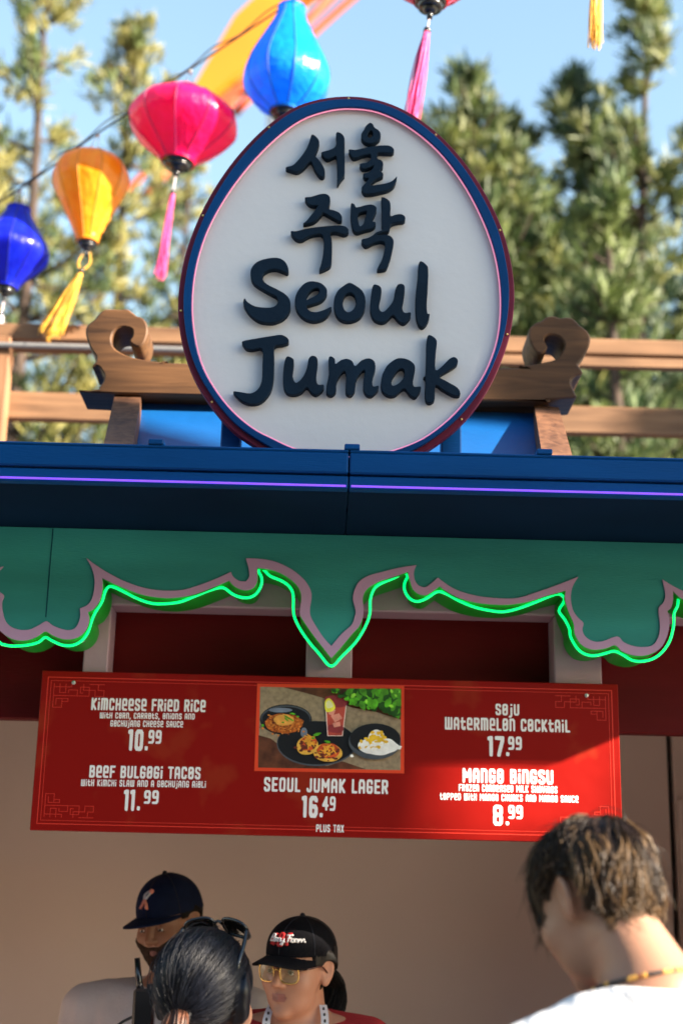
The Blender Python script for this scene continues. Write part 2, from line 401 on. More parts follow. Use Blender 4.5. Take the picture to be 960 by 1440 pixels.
M_metal = mat('galvanised_metal', (.55, .55, .55), .4, .1, 20, metal=.8)
M_ridge = wood('ridge_wood', (.035, .016, .007), (.135, .064, .026), 'x', .6)
M_hip = wood('hip_wood', (.05, .022, .013), (.18, .085, .045), 'z', .62)

booth = empty('food_booth', (0, 3.9, 0))
tag(booth, 'korean food booth with blue eave, green scalloped neon valance and beige interior', 'food booth')

YF, YV, YP, YB = 2.785, 3.15, 3.302, 3.28          # planes: fascia, valance, posts, menu board
ZT, ZM, ZB = 2.527, 2.478, 2.450
XC = 1.63                                           # eave corner
cl = [(-XC, .0375-.0013), (.0375+.0013, XC)]
for x0, x1 in cl:                                   # front fascia in two lengths with a seam in the middle
    b = MB(); b.box(x0, x1, YF, YF+.03, ZM+.004, ZT, 0, .003); b.box(x0, x1, YF+.006, YF+.03, ZB, ZM, 0, .002)
    b.box(x0, x1, YF, YF+.055, ZT, ZT+.006, 0, .002)
    b.build('fascia', M_blue, booth)
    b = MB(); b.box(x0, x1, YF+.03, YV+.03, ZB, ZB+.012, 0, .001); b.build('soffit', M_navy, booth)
    b = MB(); b.tube([(x, YF-.001, ZB+.004) for x in np.linspace(x0+.004, x1-.004, 30)], .0022, 8); b.build('light_strip', M_led, booth)
b = MB(); b.box(.0375-.03, .0375+.03, YF+.0305, YF+.036, ZB+.002, ZT-.002); b.build('seam_light_block', M_navy, booth)  # added backing strip that blocks sky light through the fascia seam
for px in (219, 495, 765):                          # gutter clips on top of the fascia
    p = at(px, 630, YF); b = MB(); b.box(p[0]-.016, p[0]+.016, YF-.003, YF+.05, ZT+.0065, ZT+.018, 0, .002)
    b.build('mounting_clip', M_blue, booth)
for s in (-1, 1):                                   # side eaves
    b = MB(); x0, x1 = sorted((s*XC, s*(XC-.03))); b.box(x0, x1, YF+.031, 5.1, ZB, ZT, 0, .003); b.build('fascia', M_blue, booth)
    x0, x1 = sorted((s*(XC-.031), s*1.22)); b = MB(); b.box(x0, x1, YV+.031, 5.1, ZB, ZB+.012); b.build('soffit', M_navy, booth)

# hipped roof with wooden ridge
ridge_z = at(480, 566, 3.4)[2]
RB = [(-XC+.05, YF+.06), (XC-.05, YF+.06), (XC-.05, 5.0), (-XC+.05, 5.0)]
tl, tr = at(262/5.053+110, 680/5.053+420, 3.4)[0]+.01, at(580/5.053+670, 720/5.053+430, 3.4)[0]-.01
zr = ridge_z-.005
rf = MB(); zb0 = ZB+.03
# the visible gabled box of the roof: a steep blue face under the ridge, then the flat apron behind the fascia
xl, xr = at(175, 625, 3.0)[0]+.035, at(775, 640, 3.0)[0]-.035
rf.add([(xl, 2.97, zb0-.03), (xr, 2.97, zb0-.03), (tr, 3.43, zr), (tl, 3.43, zr)], [(0, 1, 2, 3)])
rf.add([(xl, 3.99, zb0-.03), (xr, 3.99, zb0-.03), (tr, 3.53, zr), (tl, 3.53, zr)], [(3, 2, 1, 0)])
rf.add([(xl, 2.97, zb0-.03), (tl, 3.43, zr), (tl, 3.53, zr), (xl, 3.99, zb0-.03)], [(0, 1, 2, 3)])
rf.add([(xr, 2.97, zb0-.03), (tr, 3.43, zr), (tr, 3.53, zr), (xr, 3.99, zb0-.03)], [(3, 2, 1, 0)])
rf.add([(tl, 3.43, zr), (tr, 3.43, zr), (tr, 3.53, zr), (tl, 3.53, zr)], [(0, 1, 2, 3)])
rf.box(-XC+.031, XC-.031, YF+.056, 5.1, ZB+.013, ZB+.028)
rf.build('roof', M_roofblue, booth)

cr = lambda pts, ox, oy: [(x/5.053+ox, y/5.053+oy) for x, y in pts]
left = cr([(250, 672), (150, 640), (175, 590), (186, 550), (170, 510), (140, 478), (100, 480), (126, 440), (125, 405), (100, 370), (75, 320), (55, 250), (58, 205), (80, 172), (115, 147), (145, 108), (185, 76), (240, 72), (300, 75), (350, 72), (390, 100), (415, 120), (455, 135), (485, 170), (495, 215), (490, 260), (470, 310), (440, 340), (400, 334), (365, 300), (385, 262), (385, 222), (360, 205), (310, 200), (270, 215), (245, 250), (238, 300), (255, 345), (300, 380), (370, 410), (450, 430), (550, 445), (640, 452), (780, 458)], 110, 420)
right = cr([(200, 440), (300, 430), (400, 415), (480, 400), (545, 385), (580, 362), (605, 325), (622, 285), (615, 250), (590, 222), (550, 206), (510, 205), (482, 228), (482, 255), (500, 290), (490, 320), (460, 338), (425, 328), (395, 290), (375, 240), (370, 190), (382, 152), (420, 120), (460, 105), (490, 80), (540, 70), (590, 85), (640, 80), (690, 95), (730, 135), (780, 175), (805, 220), (800, 280), (770, 340), (725, 400), (718, 420), (752, 468), (735, 488), (695, 500), (668, 530), (680, 580), (702, 630), (706, 648), (650, 655), (480, 668), (250, 675)], 670, 430)
out = atx(left, 3.36)+atx(right, 3.36)
out = catmull(out, 3)
b = MB(); b.prism([[tuple(p) for p in out]], 3.36, 3.49, 0, .004); b.build('ridge_beam', M_ridge, booth)
for q, (a, bq) in enumerate([(((262, 680), (450, 684)), ((178, 1050), (385, 1060))), (((408, 708), (582, 722)), ((470, 1100), (690, 1110)))]):
    ox, oy = ((110, 420), (670, 430))[q]
    T = [at(x/5.053+ox, y/5.053+oy, 3.395) for x, y in a]; L = [at(x/5.053+ox, y/5.053+oy, 2.94) for x, y in bq]
    F4 = [L[0], L[1], T[1], T[0]]; nrm = np.array([0, .62, -.78])*.05
    V = F4+[p+nrm for p in F4]; b = MB(); b.add(V, [(0, 1, 2, 3), (7, 6, 5, 4), (0, 4, 5, 1), (1, 5, 6, 2), (2, 6, 7, 3), (3, 7, 4, 0)])
    b.build('hip_board', M_hip, booth)

# scalloped valance: profiles traced in the valance's own plane, continued by mirror symmetry
low = [(64.5, 888.2), (75, 893.8), (87.5, 898.7), (100, 899.2), (112.5, 895), (121.2, 886.2), (125, 877.5), (126.2, 870), (124.2, 861.2), (132.5, 856.2), (140, 846.2), (143.7, 835), (145, 823.7), (144.2, 813.2), (155, 818.7), (175, 827.5), (195, 835), (215, 839.5), (236, 841.3), (255, 839.9), (274, 835.8), (295.8, 827.7), (322.4, 816.9), (328.3, 823.6), (336.5, 828.5), (346, 830.4), (355.4, 827.7), (361.4, 819.6), (362.2, 808.7), (361.9, 798.7), (382.5, 802), (398.8, 808.7), (412.3, 818.2), (420.4, 827.7), (423.7, 838.5), (422.6, 852), (421.8, 864.3), (428.5, 876.4), (442, 895.4), (455.6, 913), (465.7, 925.8),
       (480.6, 909), (494.2, 892.7), (505, 880.5), (509.9, 868.3), (511, 857.5), (509.9, 844), (511.8, 834.5), (518.5, 826.4), (532, 818.2), (548.3, 812.8), (564.6, 807.4), (573, 804.5), (575.4, 814.2), (579.5, 827.7), (586.3, 834.5), (594.4, 837.2), (602.5, 835.3), (617.4, 825), (629.6, 833.1), (645.8, 841.3), (670.2, 848), (700, 850.7), (721.7, 849.9), (746, 845.3), (770.4, 837.2), (794.8, 831), (793.4, 841.3), (797.5, 857.5), (806, 878), (807, 890), (813.8, 903.6), (824.6, 911.7), (838.1, 913.8), (851.7, 911.7), (863.9, 907.6)]
upp = [(66, 874.2), (75, 880), (85, 884.2), (97.5, 886.7), (106.2, 883.7), (111.2, 876.2), (113.7, 866.2), (113, 856.2), (123.7, 851.2), (130, 842.5), (133, 830), (133.7, 815), (130, 800), (122, 785), (135, 795), (155, 807.5), (175, 817.5), (195, 825), (215, 829.5), (236, 831.2), (258, 829.9), (279.6, 823.7), (301.3, 815.5), (325, 804.7), (328.3, 811.5), (336.5, 817.4), (346, 818.2), (350.5, 811.5), (350, 800.6), (346, 785.7), (363.6, 786.3), (382.5, 789.2), (398.8, 795.2), (415, 804.7), (428.6, 816.9), (436.7, 830.4), (438, 841.3), (435.9, 854.8), (436.7, 867), (444.8, 881.9), (455.6, 898), (465.7, 909),
       (480.6, 891.4), (494.2, 879.2), (498.2, 868.3), (500, 860.2), (497.4, 849.4), (496, 841.3), (498.2, 830.4), (505, 818.2), (518.5, 810), (537.5, 804.7), (559, 799.3), (584.9, 795.2), (581.4, 806), (583.6, 818.2), (590.3, 825), (599.8, 825.5), (615.2, 812.8), (629.6, 823.6), (645.8, 831.8), (670.2, 838.5), (700, 841.8), (727, 841.3), (754.2, 833.1), (781.3, 823.7), (812.4, 811.5), (804.3, 825), (801.6, 841.3), (804.3, 857.5), (811, 868.3), (819.2, 876.5), (817.8, 886), (821.9, 895.4), (832.7, 902.2), (846.3, 902.2), (866.6, 895.4)]
lobeR_l = [(873.3, 915.7), (886.9, 921.2), (900.4, 922.5), (914, 919.8), (927.5, 911.7), (935.6, 898), (939.7, 881.9), (939.7, 868.3), (937, 859.7), (942.4, 854.8), (945, 844), (945, 831)]
lobeR_u = [(876, 903.6), (889.6, 909), (903.1, 910.3), (916.7, 907.6), (924.8, 895.4), (926.7, 879.2), (924.8, 856.2), (931.6, 848), (934.3, 835.8), (930.2, 815.5)]
lobeL_l = [(55, 894), (43, 899.5), (28, 901), (13, 896.5), (0, 886.2), (-7, 875), (-9, 862), (-8, 850), (-15, 842), (-19, 828), (-15, 812)]
lobeL_u = [(55, 880), (42.5, 885.7), (30, 886.2), (17.5, 882.5), (8.7, 873.7), (4.5, 860), (3.7, 847.5), (6.2, 837.5), (-4, 829), (-8, 815), (5.5, 797)]
neon = [(64, 896.2), (72.5, 900.5), (87.5, 907), (102.5, 907.5), (115, 901.2), (123.7, 890), (128.7, 875), (133.7, 862.5), (143.7, 846.2), (147.5, 833.7), (152.5, 825.5), (160, 825.5), (175, 832.5), (195, 842.5), (215, 848.7), (236, 848.8), (255, 846), (274, 838.5), (295.8, 829.9), (313.4, 826.4), (325.6, 834.5), (336.5, 839.4), (350, 840.4), (360.8, 834.5), (367.6, 822.3), (367.6, 811.5), (363.6, 803.3), (366.3, 799.3), (371.7, 802), (379.8, 810.1), (396, 816.9), (406.9, 825), (412.3, 837.2), (412.8, 862.9), (420.4, 881.9), (434, 902.2), (450.2, 921.2), (459.7, 933.4), (465.7, 936.6), (471, 934), (480, 923.8), (499.6, 903.6), (513.1, 881.9), (519.9, 862.9), (520.4, 844), (525.3, 829), (534.8, 820.9), (553.8, 812.8), (567.3, 806), (572.7, 810.1), (568.7, 819.6), (568.7, 830.4), (575.4, 841.3), (586.3, 845.9), (599.8, 841.3), (613.3, 832.6), (624.2, 833.7), (645.8, 845.3), (670.2, 854.8), (700, 860.2), (716.3, 858.9), (735.2, 853.4), (754.2, 846.1), (775.8, 837.2), (785.3, 835.3), (792.1, 839.9), (792.1, 846.7), (785.3, 858.9), (793.4, 871), (800.2, 884.6), (801.6, 895.4), (811, 911.7), (821.9, 919.8), (835.4, 922), (851.7, 918.4), (862.5, 915.7)]
neonR = [(873.3, 919.8), (886.9, 928), (900.4, 930.1), (916.7, 926.6), (930.2, 917.1), (941.1, 900.8), (946.5, 879.2), (947, 862.9), (951.9, 852.1), (953.3, 841.3), (957, 837)]
neonL = [(55, 903), (40, 907), (22, 908.5), (10, 907.5), (0, 903.7), (-9, 890), (-14, 875), (-18, 860), (-24, 845), (-26, 833), (-22, 824)]
def full(mid, lR, lL, Y):
    m = [np.array(p) for p in atx(mid, Y)]; r = atx(lR, Y); l = atx(lL, Y)
    cR = m[-1][0]+.003; cL = m[0][0]-.002; zR, zL = m[-1][1], m[0][1]
    extR = [(2*cR-p[0], p[1]+0.0) for p in m[::-1] if 2*cR-p[0] > r[-1][0]+.006 and 2*cR-p[0] < XC-.18]
    extL = [(2*cL-p[0], p[1]) for p in m if 2*cL-p[0] < l[-1][0]-.006 and 2*cL-p[0] > -XC+.18]
    return extL[::-1]+[tuple(p) for p in l[::-1]]+[tuple(p) for p in m]+list(r)+extR
def round_off(P):
    """smooth curves between the sharp cusps of a profile"""
    P = np.array(P); d = np.diff(P, axis=0); a = np.arctan2(d[:, 1], d[:, 0]); t = np.abs((np.diff(a)+math.pi) % (2*math.pi)-math.pi)
    cut = [0]+[i+1 for i in range(len(t)) if t[i] > rad(62)]+[len(P)-1]; o = []
    for i, j in zip(cut[:-1], cut[1:]): o += [tuple(p) for p in catmull(P[i:j+1], 4, False)[:-1]]
    return o+[tuple(P[-1])]
LOW, UPP, NEO = round_off(full(low, lobeR_l, lobeL_l, YV)), round_off(full(upp, lobeR_u, lobeL_u, YV)), full(neon, neonR, neonL, YV+.017)
b = MB(); x0, x1 = LOW[0][0], LOW[-1][0]
b.prism([LOW+[(x1, ZB-.002), (x0, ZB-.002)]], YV, YP-.006, 0, .0, 1)
val = b.build('valance', [M_green, M_edge], booth)
b = MB(); b.prism([LOW+UPP[::-1]], YV-.004, YV-.0005, 0); b.build('painted_border', M_lav, val)
P = catmull([(x, YV+.017, z) for x, z in NEO], 3, False)
b = MB(); b.tube(P, .0031, 10); b.build('neon_tube', M_neon, val)
for k in range(6, len(P)-6, 26):                                   # little stand-offs that carry the tube
    p = P[k]; b = MB(); b.tube([p+[0, .003, -.001], p+[0, .03, .006]], .003, 6); b.build('tube_support', M_metal, val)
b = MB(); xs = at(72, 780, YV)[0]; b.box(xs-.0007, xs+.0007, YV-.0012, YV+.002, at(72, 868, YV)[2], ZB-.004); b.build('panel_seam', M_navy, val)

# posts, beam, red panel behind
zbeam0, zbeam1 = at(480, 858, YP)[2], ZB
b = MB(); b.box(-1.3, 1.3, YP+.004, YP+.09, zbeam0, ZB-.003, 0, .004); b.build('header_beam', M_mauve, booth)
def post(pxl, pxr):
    xl = at(pxl, 930, YP)[0]; xr = at(pxr, 930, YP)[0]; b = MB()
    b.box(xl, xr, YP, YP+.085, 1.86, zbeam0-.001, 0, .003); b.build('post', M_mauve, booth)
post(117, 152); post(430, 495); post(779, 845)
for s in (-1, 1):
    b = MB(); b.box(s*1.27-.05, s*1.27+.05, YP, YP+.1, 0, zbeam0-.001, 0, .004); b.build('post', M_mauve, booth)
zred = at(500, 1019, 3.36)[2]
b = MB(); b.box(-1.22, 1.22, YP+.095, YP+.14, zred, ZB-.004, 0, .003); b.build('red_panel', M_red, booth)
# interior
b = MB(); b.box(-1.3, at(943, 1200, 4.5)[0], 4.5, 4.54, 0, ZB-.01, 0, .003); b.box(at(951, 1200, 4.5)[0], 1.4, 4.5, 4.54, 0, ZB-.01, 0, .003)
b.build('back_wall', M_beige, booth)
b = MB(); b.box(at(940, 1200, 4.5)[0], at(954, 1200, 4.5)[0], 4.541, 4.56, 0, ZB-.01); b.build('wall_gap', M_darkgap, booth)
b = MB(); xa = at(953, 1200, 4.5)[0]; za = at(953, 1125, 4.5)[2]
b.box(xa, 1.4, 4.47, 4.498, 0, za, 0, .004); b.build('door_trim', M_beige, booth)
for s in (-1, 1):
    x0, x1 = sorted((s*1.4, s*1.36)); b = MB(); b.box(x0, x1, YP+.11, 4.6, 0, ZB-.002); b.build('side_wall', M_beige, booth)
b = MB(); b.box(-1.35, 1.35, YP+.145, 4.49, ZB-.03, ZB-.005); b.build('ceiling', M_beige, booth)
b = MB(); b.box(-1.35, 1.35, 3.22, 3.3, 0, 1.0, 0, .004); b.build('front_wall', M_red, booth)
b = MB(); b.box(-1.36, 1.36, 3.05, 3.44, 1.001, 1.04, 0, .006); b.build('counter', M_counter, booth)

# ------------------------------------------------------------------ raised deck railing behind the booth
M_rail = wood('rail_wood', (.10, .052, .028), (.27, .15, .08), 'x', .7, 2.0)
M_railpost = wood('railpost_wood', (.13, .06, .03), (.28, .15, .08), 'z', .7, 2.0)
M_pipe = mat('painted_pipe', (.16, .16, .16), .5, .1, 10)
YD = 5.0
fence = empty('deck_railing', (0, YD, 0)); tag(fence, 'timber railing with a metal pipe rail, running behind the booth roof', 'railing')
zt0, zt1 = at(60, 486, YD)[2]+.014, at(60, 458, YD)[2]
zm0, zm1 = at(90, 588, YD)[2], at(90, 549, YD)[2]
b = MB(); b.box(-5, 5, YD-.02, YD+.12, zt0, zt1, 0, .006); b.build('top_rail', M_rail, fence)
b = MB(); b.box(-5, 5, YD+.02, YD+.06, zm0, zm1, 0, .005); b.build('middle_rail', M_rail, fence)
b = MB(); zp = at(60, 485, YD-.07)[2]; b.tube([(x, YD-.07, zp-.004) for x in (-5, -2, .1)], .011, 10); b.build('pipe_rail', M_pipe, fence)
b = MB(); b.box(.15, 5, YD-.06, YD-.022, at(860, 524, YD)[2], at(860, 511, YD)[2], 0, .003); b.build('lower_rail', M_rail, fence)
xp = at(8, 550, YD)[0]
for k in range(-2, 4):
    x = xp-.02+k*2.72; b = MB(); b.box(x-.045, x+.035, YD-.055, YD+.018, 0, zt0-.002, 0, .004); b.build('post', M_railpost, fence)
b = MB(); zd = zm0-.55; b.box(-5, 5, YD-.02, YD+1.6, zd-.05, zd); b.build('deck_boards', M_rail, fence)
# ------------------------------------------------------------------ egg-shaped sign on the roof
M_maroon = mat('maroon_paint', (.12, .012, .035), .5, .15, 6, .1, 60, spec=.15)
M_ringblue = mat('ring_blue_paint', (.002, .046, .175), .5, .15, 5, spec=.1)
M_pinkline = mat('pink_light_line', (.9, .35, .55), .4, emit=(1, .28, .5), es=.07)
M_face = mat('sign_white_paint', (.555, .585, .64), .6, .03, 1.5, .06, 50)
M_letter = mat('letter_navy', (.003, .013, .030), .65, .2, 8, .1, 90, spec=.12)
M_screw = mat('brass_screw', (.6, .4, .15), .35, metal=.9)
sign = empty('oval_sign', (.03, 2.9, 2.5))
tag(sign, 'white egg-shaped sign with navy Seoul Jumak lettering, standing on the booth roof', 'sign')
YS = 2.9
eg = lambda pts: [(x/1.92+240, y/1.92+130) for x, y in pts]
outer = eg([(480, 10), (560, 20), (640, 52), (720, 110), (790, 185), (850, 275), (895, 370), (920, 470), (927, 560), (915, 655), (885, 742), (845, 818), (790, 888), (720, 947), (650, 988), (570, 1012), (470, 1022), (370, 1012), (290, 988), (220, 950), (160, 905), (105, 840), (60, 765), (31, 680), (20, 590), (25, 510), (45, 420), (80, 330), (130, 240), (190, 160), (260, 90), (330, 42), (400, 18)])
innr = eg([(485, 45), (560, 55), (640, 93), (720, 158), (785, 240), (835, 330), (870, 420), (888, 510), (891, 600), (880, 680), (850, 760), (805, 828), (750, 888), (680, 940), (600, 972), (540, 984), (470, 988), (400, 982), (330, 965), (275, 940), (222, 912), (165, 864), (115, 800), (80, 730), (60, 640), (57, 550), (70, 460), (100, 370), (150, 280), (210, 200), (280, 128), (350, 77), (420, 52)])
OC = catmull(atx(outer, YS), 4); IC = catmull(atx(innr, YS), 4)
cen = OC.mean(0)
def shrink(c, d):
    t = np.roll(c, -1, 0)-np.roll(c, 1, 0); L = np.linalg.norm(t, axis=1, keepdims=True); n = np.stack([-t[:, 1], t[:, 0]], 1)/L
    if area(c) < 0: n = -n
    return c+n*d
b = MB(); b.prism([OC, shrink(IC, .0)], YS, YS+.022, 0, .0015); b.build('rim', M_maroon, sign)
RC = shrink(OC, .0130)
b = MB(); b.prism([RC, shrink(IC, .0)], YS-.010, YS-.0005, 0, .001); b.build('blue_ring', M_ringblue, sign)
b = MB(); b.prism([shrink(IC, -.001)], YS+.006, YS+.02, 0); face = b.build('face_panel', M_face, sign)
L3 = shrink(IC, .0025); b = MB(); b.tube([(x, YS-.004, z) for x, z in L3], .0018, 8, closed=True); b.build('pink_tube', M_pinkline, sign)
for k in range(0, len(OC), 12):
    p = shrink(OC, .0065)[k]; b = MB(); b.ball((p[0], YS-.0005, p[1]), (.003, .002, .003), 0, 8, 5); b.build('screw', M_screw, sign)
for px in (325, 634):
    x = at(px, 610, 2.94)[0]; b = MB(); b.box(x-.022, x+.022, 2.935, 2.975, ZB+.03, at(px, 560, 2.94)[2], 0, .003); b.build('support_strut', M_blue, sign)
GLY = [
 ((395, 160, 5.333), [[(232, 153), (262, 168), (285, 200), (283, 235), (262, 290), (255, 310), (290, 350), (318, 395), (330, 430), (325, 462), (305, 472), (280, 455), (250, 410), (232, 365), (215, 357), (180, 395), (150, 420), (120, 432), (85, 425), (38, 408), (45, 395), (85, 385), (120, 355), (165, 300), (200, 240), (218, 190)],
   [(425, 135), (455, 148), (475, 180), (478, 260), (478, 440), (470, 465), (440, 505), (428, 528), (420, 520), (421, 440), (415, 322), (385, 325), (350, 338), (325, 325), (302, 290), (330, 278), (380, 262), (408, 240), (415, 200), (412, 150)]], []),
 ((395, 160, 5.333), [[(668, 65), (690, 78), (700, 100), (730, 120), (747, 150), (740, 185), (710, 210), (670, 222), (630, 212), (605, 185), (602, 150), (620, 120), (640, 85)],
   [(510, 265), (560, 268), (640, 250), (720, 238), (800, 235), (835, 250), (848, 275), (830, 292), (780, 290), (733, 290), (720, 303), (724, 335), (750, 345), (766, 370), (760, 400), (740, 422), (762, 440), (765, 462), (740, 478), (710, 490), (682, 515), (672, 535), (720, 530), (790, 518), (835, 500), (868, 468), (862, 500), (845, 540), (800, 570), (740, 585), (680, 597), (630, 598), (608, 575), (605, 550), (630, 520), (657, 482), (630, 480), (615, 460), (622, 445), (660, 435), (690, 402), (692, 388), (650, 405), (610, 410), (590, 385), (600, 370), (640, 365), (668, 345), (674, 318), (665, 302), (610, 310), (560, 328), (535, 325), (515, 295)]], [[(675, 125), (688, 140), (685, 165), (665, 178), (648, 165), (655, 140)]]),
 ((400, 265, 5.333), [[(155, 65), (200, 60), (260, 42), (305, 38), (335, 55), (343, 85), (335, 130), (325, 150), (370, 162), (410, 180), (430, 210), (428, 238), (405, 242), (360, 218), (310, 190), (288, 182), (260, 215), (215, 250), (140, 265), (165, 240), (205, 190), (250, 128), (220, 128), (185, 118), (160, 90)],
   [(50, 318), (90, 318), (150, 302), (240, 288), (340, 278), (420, 275), (460, 285), (480, 310), (470, 335), (440, 342), (390, 327), (348, 330), (342, 350), (355, 390), (355, 520), (345, 575), (310, 600), (265, 617), (262, 605), (275, 560), (290, 480), (288, 352), (220, 345), (170, 362), (130, 385), (95, 382), (65, 360), (50, 335)]], []),
 ((400, 265, 5.333), [[(500, 110), (525, 118), (540, 140), (600, 125), (650, 118), (685, 135), (688, 165), (670, 205), (657, 243), (680, 250), (682, 275), (650, 300), (600, 312), (550, 328), (520, 318), (505, 280), (495, 220), (495, 150)],
   [(730, 62), (765, 75), (790, 100), (795, 150), (794, 203), (830, 195), (870, 190), (900, 205), (905, 228), (890, 245), (840, 252), (802, 265), (790, 290), (780, 318), (745, 325), (715, 335), (695, 346), (760, 345), (800, 360), (818, 395), (810, 450), (790, 530), (765, 595), (735, 607), (695, 610), (700, 590), (730, 530), (750, 450), (751, 407), (720, 394), (670, 405), (640, 420), (605, 430), (580, 405), (580, 380), (620, 370), (660, 350), (690, 325), (733, 310), (728, 270), (728, 160), (725, 85)]], [[(552, 188), (610, 168), (615, 180), (600, 230), (590, 265), (565, 280), (555, 250)]]),
 ((335, 350, 3.4286), [[(190, 42), (225, 60), (242, 95), (238, 115), (220, 110), (185, 97), (150, 100), (122, 118), (118, 145), (140, 170), (190, 195), (230, 220), (250, 250), (250, 290), (225, 330), (180, 352), (140, 355), (95, 345), (55, 315), (28, 275), (25, 248), (32, 238), (45, 255), (80, 275), (130, 282), (170, 278), (190, 258), (185, 232), (155, 215), (110, 190), (75, 165), (60, 135), (62, 95), (90, 62), (140, 45)]], []),
 ((335, 350, 3.4286), [[(360, 155), (400, 165), (425, 190), (425, 220), (400, 250), (350, 268), (328, 276), (345, 298), (380, 303), (420, 290), (447, 278), (445, 295), (420, 330), (375, 347), (330, 340), (295, 315), (275, 275), (275, 230), (295, 190), (325, 162)]], [[(380, 188), (392, 200), (380, 220), (350, 235), (327, 245), (335, 218), (355, 195)]]),
 ((335, 350, 3.4286), [[(535, 162), (560, 172), (595, 198), (612, 235), (610, 285), (590, 325), (555, 345), (515, 348), (480, 330), (462, 290), (462, 240), (480, 200), (510, 175)]], [[(540, 210), (560, 225), (567, 258), (555, 290), (530, 304), (510, 290), (503, 255), (515, 222)]]),
 ((335, 350, 3.4286), [[(660, 170), (685, 182), (690, 210), (680, 260), (680, 290), (695, 303), (715, 290), (745, 250), (755, 200), (770, 170), (795, 170), (802, 190), (798, 240), (790, 285), (802, 307), (830, 305), (828, 330), (805, 355), (785, 355), (765, 340), (752, 322), (740, 320), (715, 345), (690, 353), (655, 340), (637, 305), (635, 265), (642, 205), (648, 178)]], []),
 ((335, 350, 3.4286), [[(880, 58), (905, 75), (915, 100), (912, 200), (908, 270), (911, 310), (921, 312), (918, 340), (900, 370), (880, 375), (865, 355), (855, 310), (855, 220), (865, 130), (868, 75)]], []),
 ((320, 460, 2.8235), [[(60, 55), (110, 45), (170, 35), (215, 30), (240, 45), (240, 62), (215, 70), (186, 77), (185, 120), (183, 200), (170, 255), (135, 295), (95, 305), (60, 295), (35, 275), (22, 255), (50, 257), (90, 262), (118, 248), (135, 215), (138, 150), (137, 87), (100, 88), (75, 85), (62, 70)]], []),
 ((320, 460, 2.8235), [[(238, 115), (260, 125), (263, 145), (258, 185), (265, 215), (278, 218), (300, 195), (315, 160), (322, 125), (335, 113), (352, 118), (358, 140), (352, 190), (357, 226), (381, 228), (378, 248), (355, 267), (335, 262), (320, 243), (310, 241), (290, 260), (260, 268), (232, 258), (220, 225), (222, 165), (228, 130)]], []),
 ((320, 460, 2.8235), [[(408, 115), (425, 125), (428, 145), (450, 130), (475, 125), (495, 135), (506, 154), (530, 132), (560, 123), (582, 135), (586, 165), (575, 205), (577, 234), (598, 232), (595, 250), (570, 273), (548, 265), (538, 240), (540, 205), (545, 172), (530, 177), (510, 210), (505, 250), (490, 270), (470, 262), (468, 235), (470, 190), (463, 174), (448, 187), (432, 220), (430, 255), (412, 270), (393, 262), (392, 235), (402, 185), (400, 130)]], []),
 ((320, 460, 2.8235), [[(690, 122), (720, 130), (742, 150), (742, 180), (735, 215), (741, 236), (766, 235), (763, 255), (745, 278), (725, 270), (705, 246), (690, 249), (665, 270), (640, 272), (615, 255), (608, 225), (615, 185), (635, 150), (665, 127)]], [[(695, 165), (702, 180), (695, 205), (675, 225), (655, 232), (650, 215), (660, 190), (678, 168)]]),
 ((320, 460, 2.8235), [[(800, 30), (825, 45), (830, 65), (825, 110), (825, 169), (850, 155), (880, 125), (900, 118), (913, 130), (908, 150), (870, 175), (840, 195), (870, 215), (910, 238), (923, 260), (918, 272), (890, 268), (850, 245), (826, 230), (822, 265), (820, 290), (803, 300), (787, 292), (783, 260), (785, 208), (777, 198), (785, 187), (788, 120), (790, 50)]], []),
]
for (ox, oy, sc), outs, holes in GLY:
    b = MB()
    for o in outs:
        tr_ = lambda pts: catmull(atx([(x/sc+ox, y/sc+oy) for x, y in pts], YS-.012), 3)
        hs = [h for h in holes if inside(np.mean(h, 0), np.array(o, float))]
        b.prism([tr_(o)]+[tr_(h) for h in hs], YS-.012, YS+.0055, 0, .0012)
    b.build('raised_letter', M_letter, sign)

# ------------------------------------------------------------------ menu board
def board_mat():
    m = mat('board_red', (.40, .006, .008), .33, .0, 2, spec=.2); n = m.node_tree.nodes; l = m.node_tree.links
    rp = [x for x in n if x.type == 'VALTORGB'][0]; no = [x for x in n if x.type == 'TEX_NOISE'][0]
    no.inputs['Scale'].default_value = 9; no.inputs['Detail'].default_value = 3
    rp.color_ramp.elements[0].position = .56; rp.color_ramp.elements[1].position = .66
    rp.color_ramp.elements[0].color = (.235, .006, .004, 1); rp.color_ramp.elements[1].color = (.26, .02, .008, 1)
    n2 = n.new('ShaderNodeTexNoise'); n2.inputs['Scale'].default_value = 14; tc = [x for x in n if x.type == 'TEX_COORD'][0]
    l.new(tc.outputs['Object'], n2.inputs['Vector']); bp = n.new('ShaderNodeBump'); bp.inputs['Strength'].default_value = .12; bp.inputs['Distance'].default_value = .01
    l.new(n2.outputs[0], bp.inputs['Height']); l.new(bp.outputs[0], n['Principled BSDF'].inputs['Normal'])
    return m
M_board = board_mat()
M_print = mat('white_print', (.80, .80, .82), .45, .02)
M_redline = mat('light_red_print', (.62, .03, .015), .4, .05)
M_orange = mat('orange_red_print', (.72, .055, .012), .4, .05)
bc = [at(*p, YB) for p in [(60, 943), (868, 962), (875, 1186), (42, 1168)]]
X0, X1, Z0, Z1 = (bc[0][0]+bc[3][0])/2, (bc[1][0]+bc[2][0])/2, (bc[2][2]+bc[3][2])/2, (bc[0][2]+bc[1][2])/2
menu = empty('menu_board', (0, YB, Z0)); tag(menu, 'glossy red menu board with white prices and a food photo, hung on mauve posts', 'menu board')
b = MB(); b.box(X0, X1, YB, YB+.014, Z0, Z1, 0, .0015); panel = b.build('panel', M_board, menu)
b = MB()
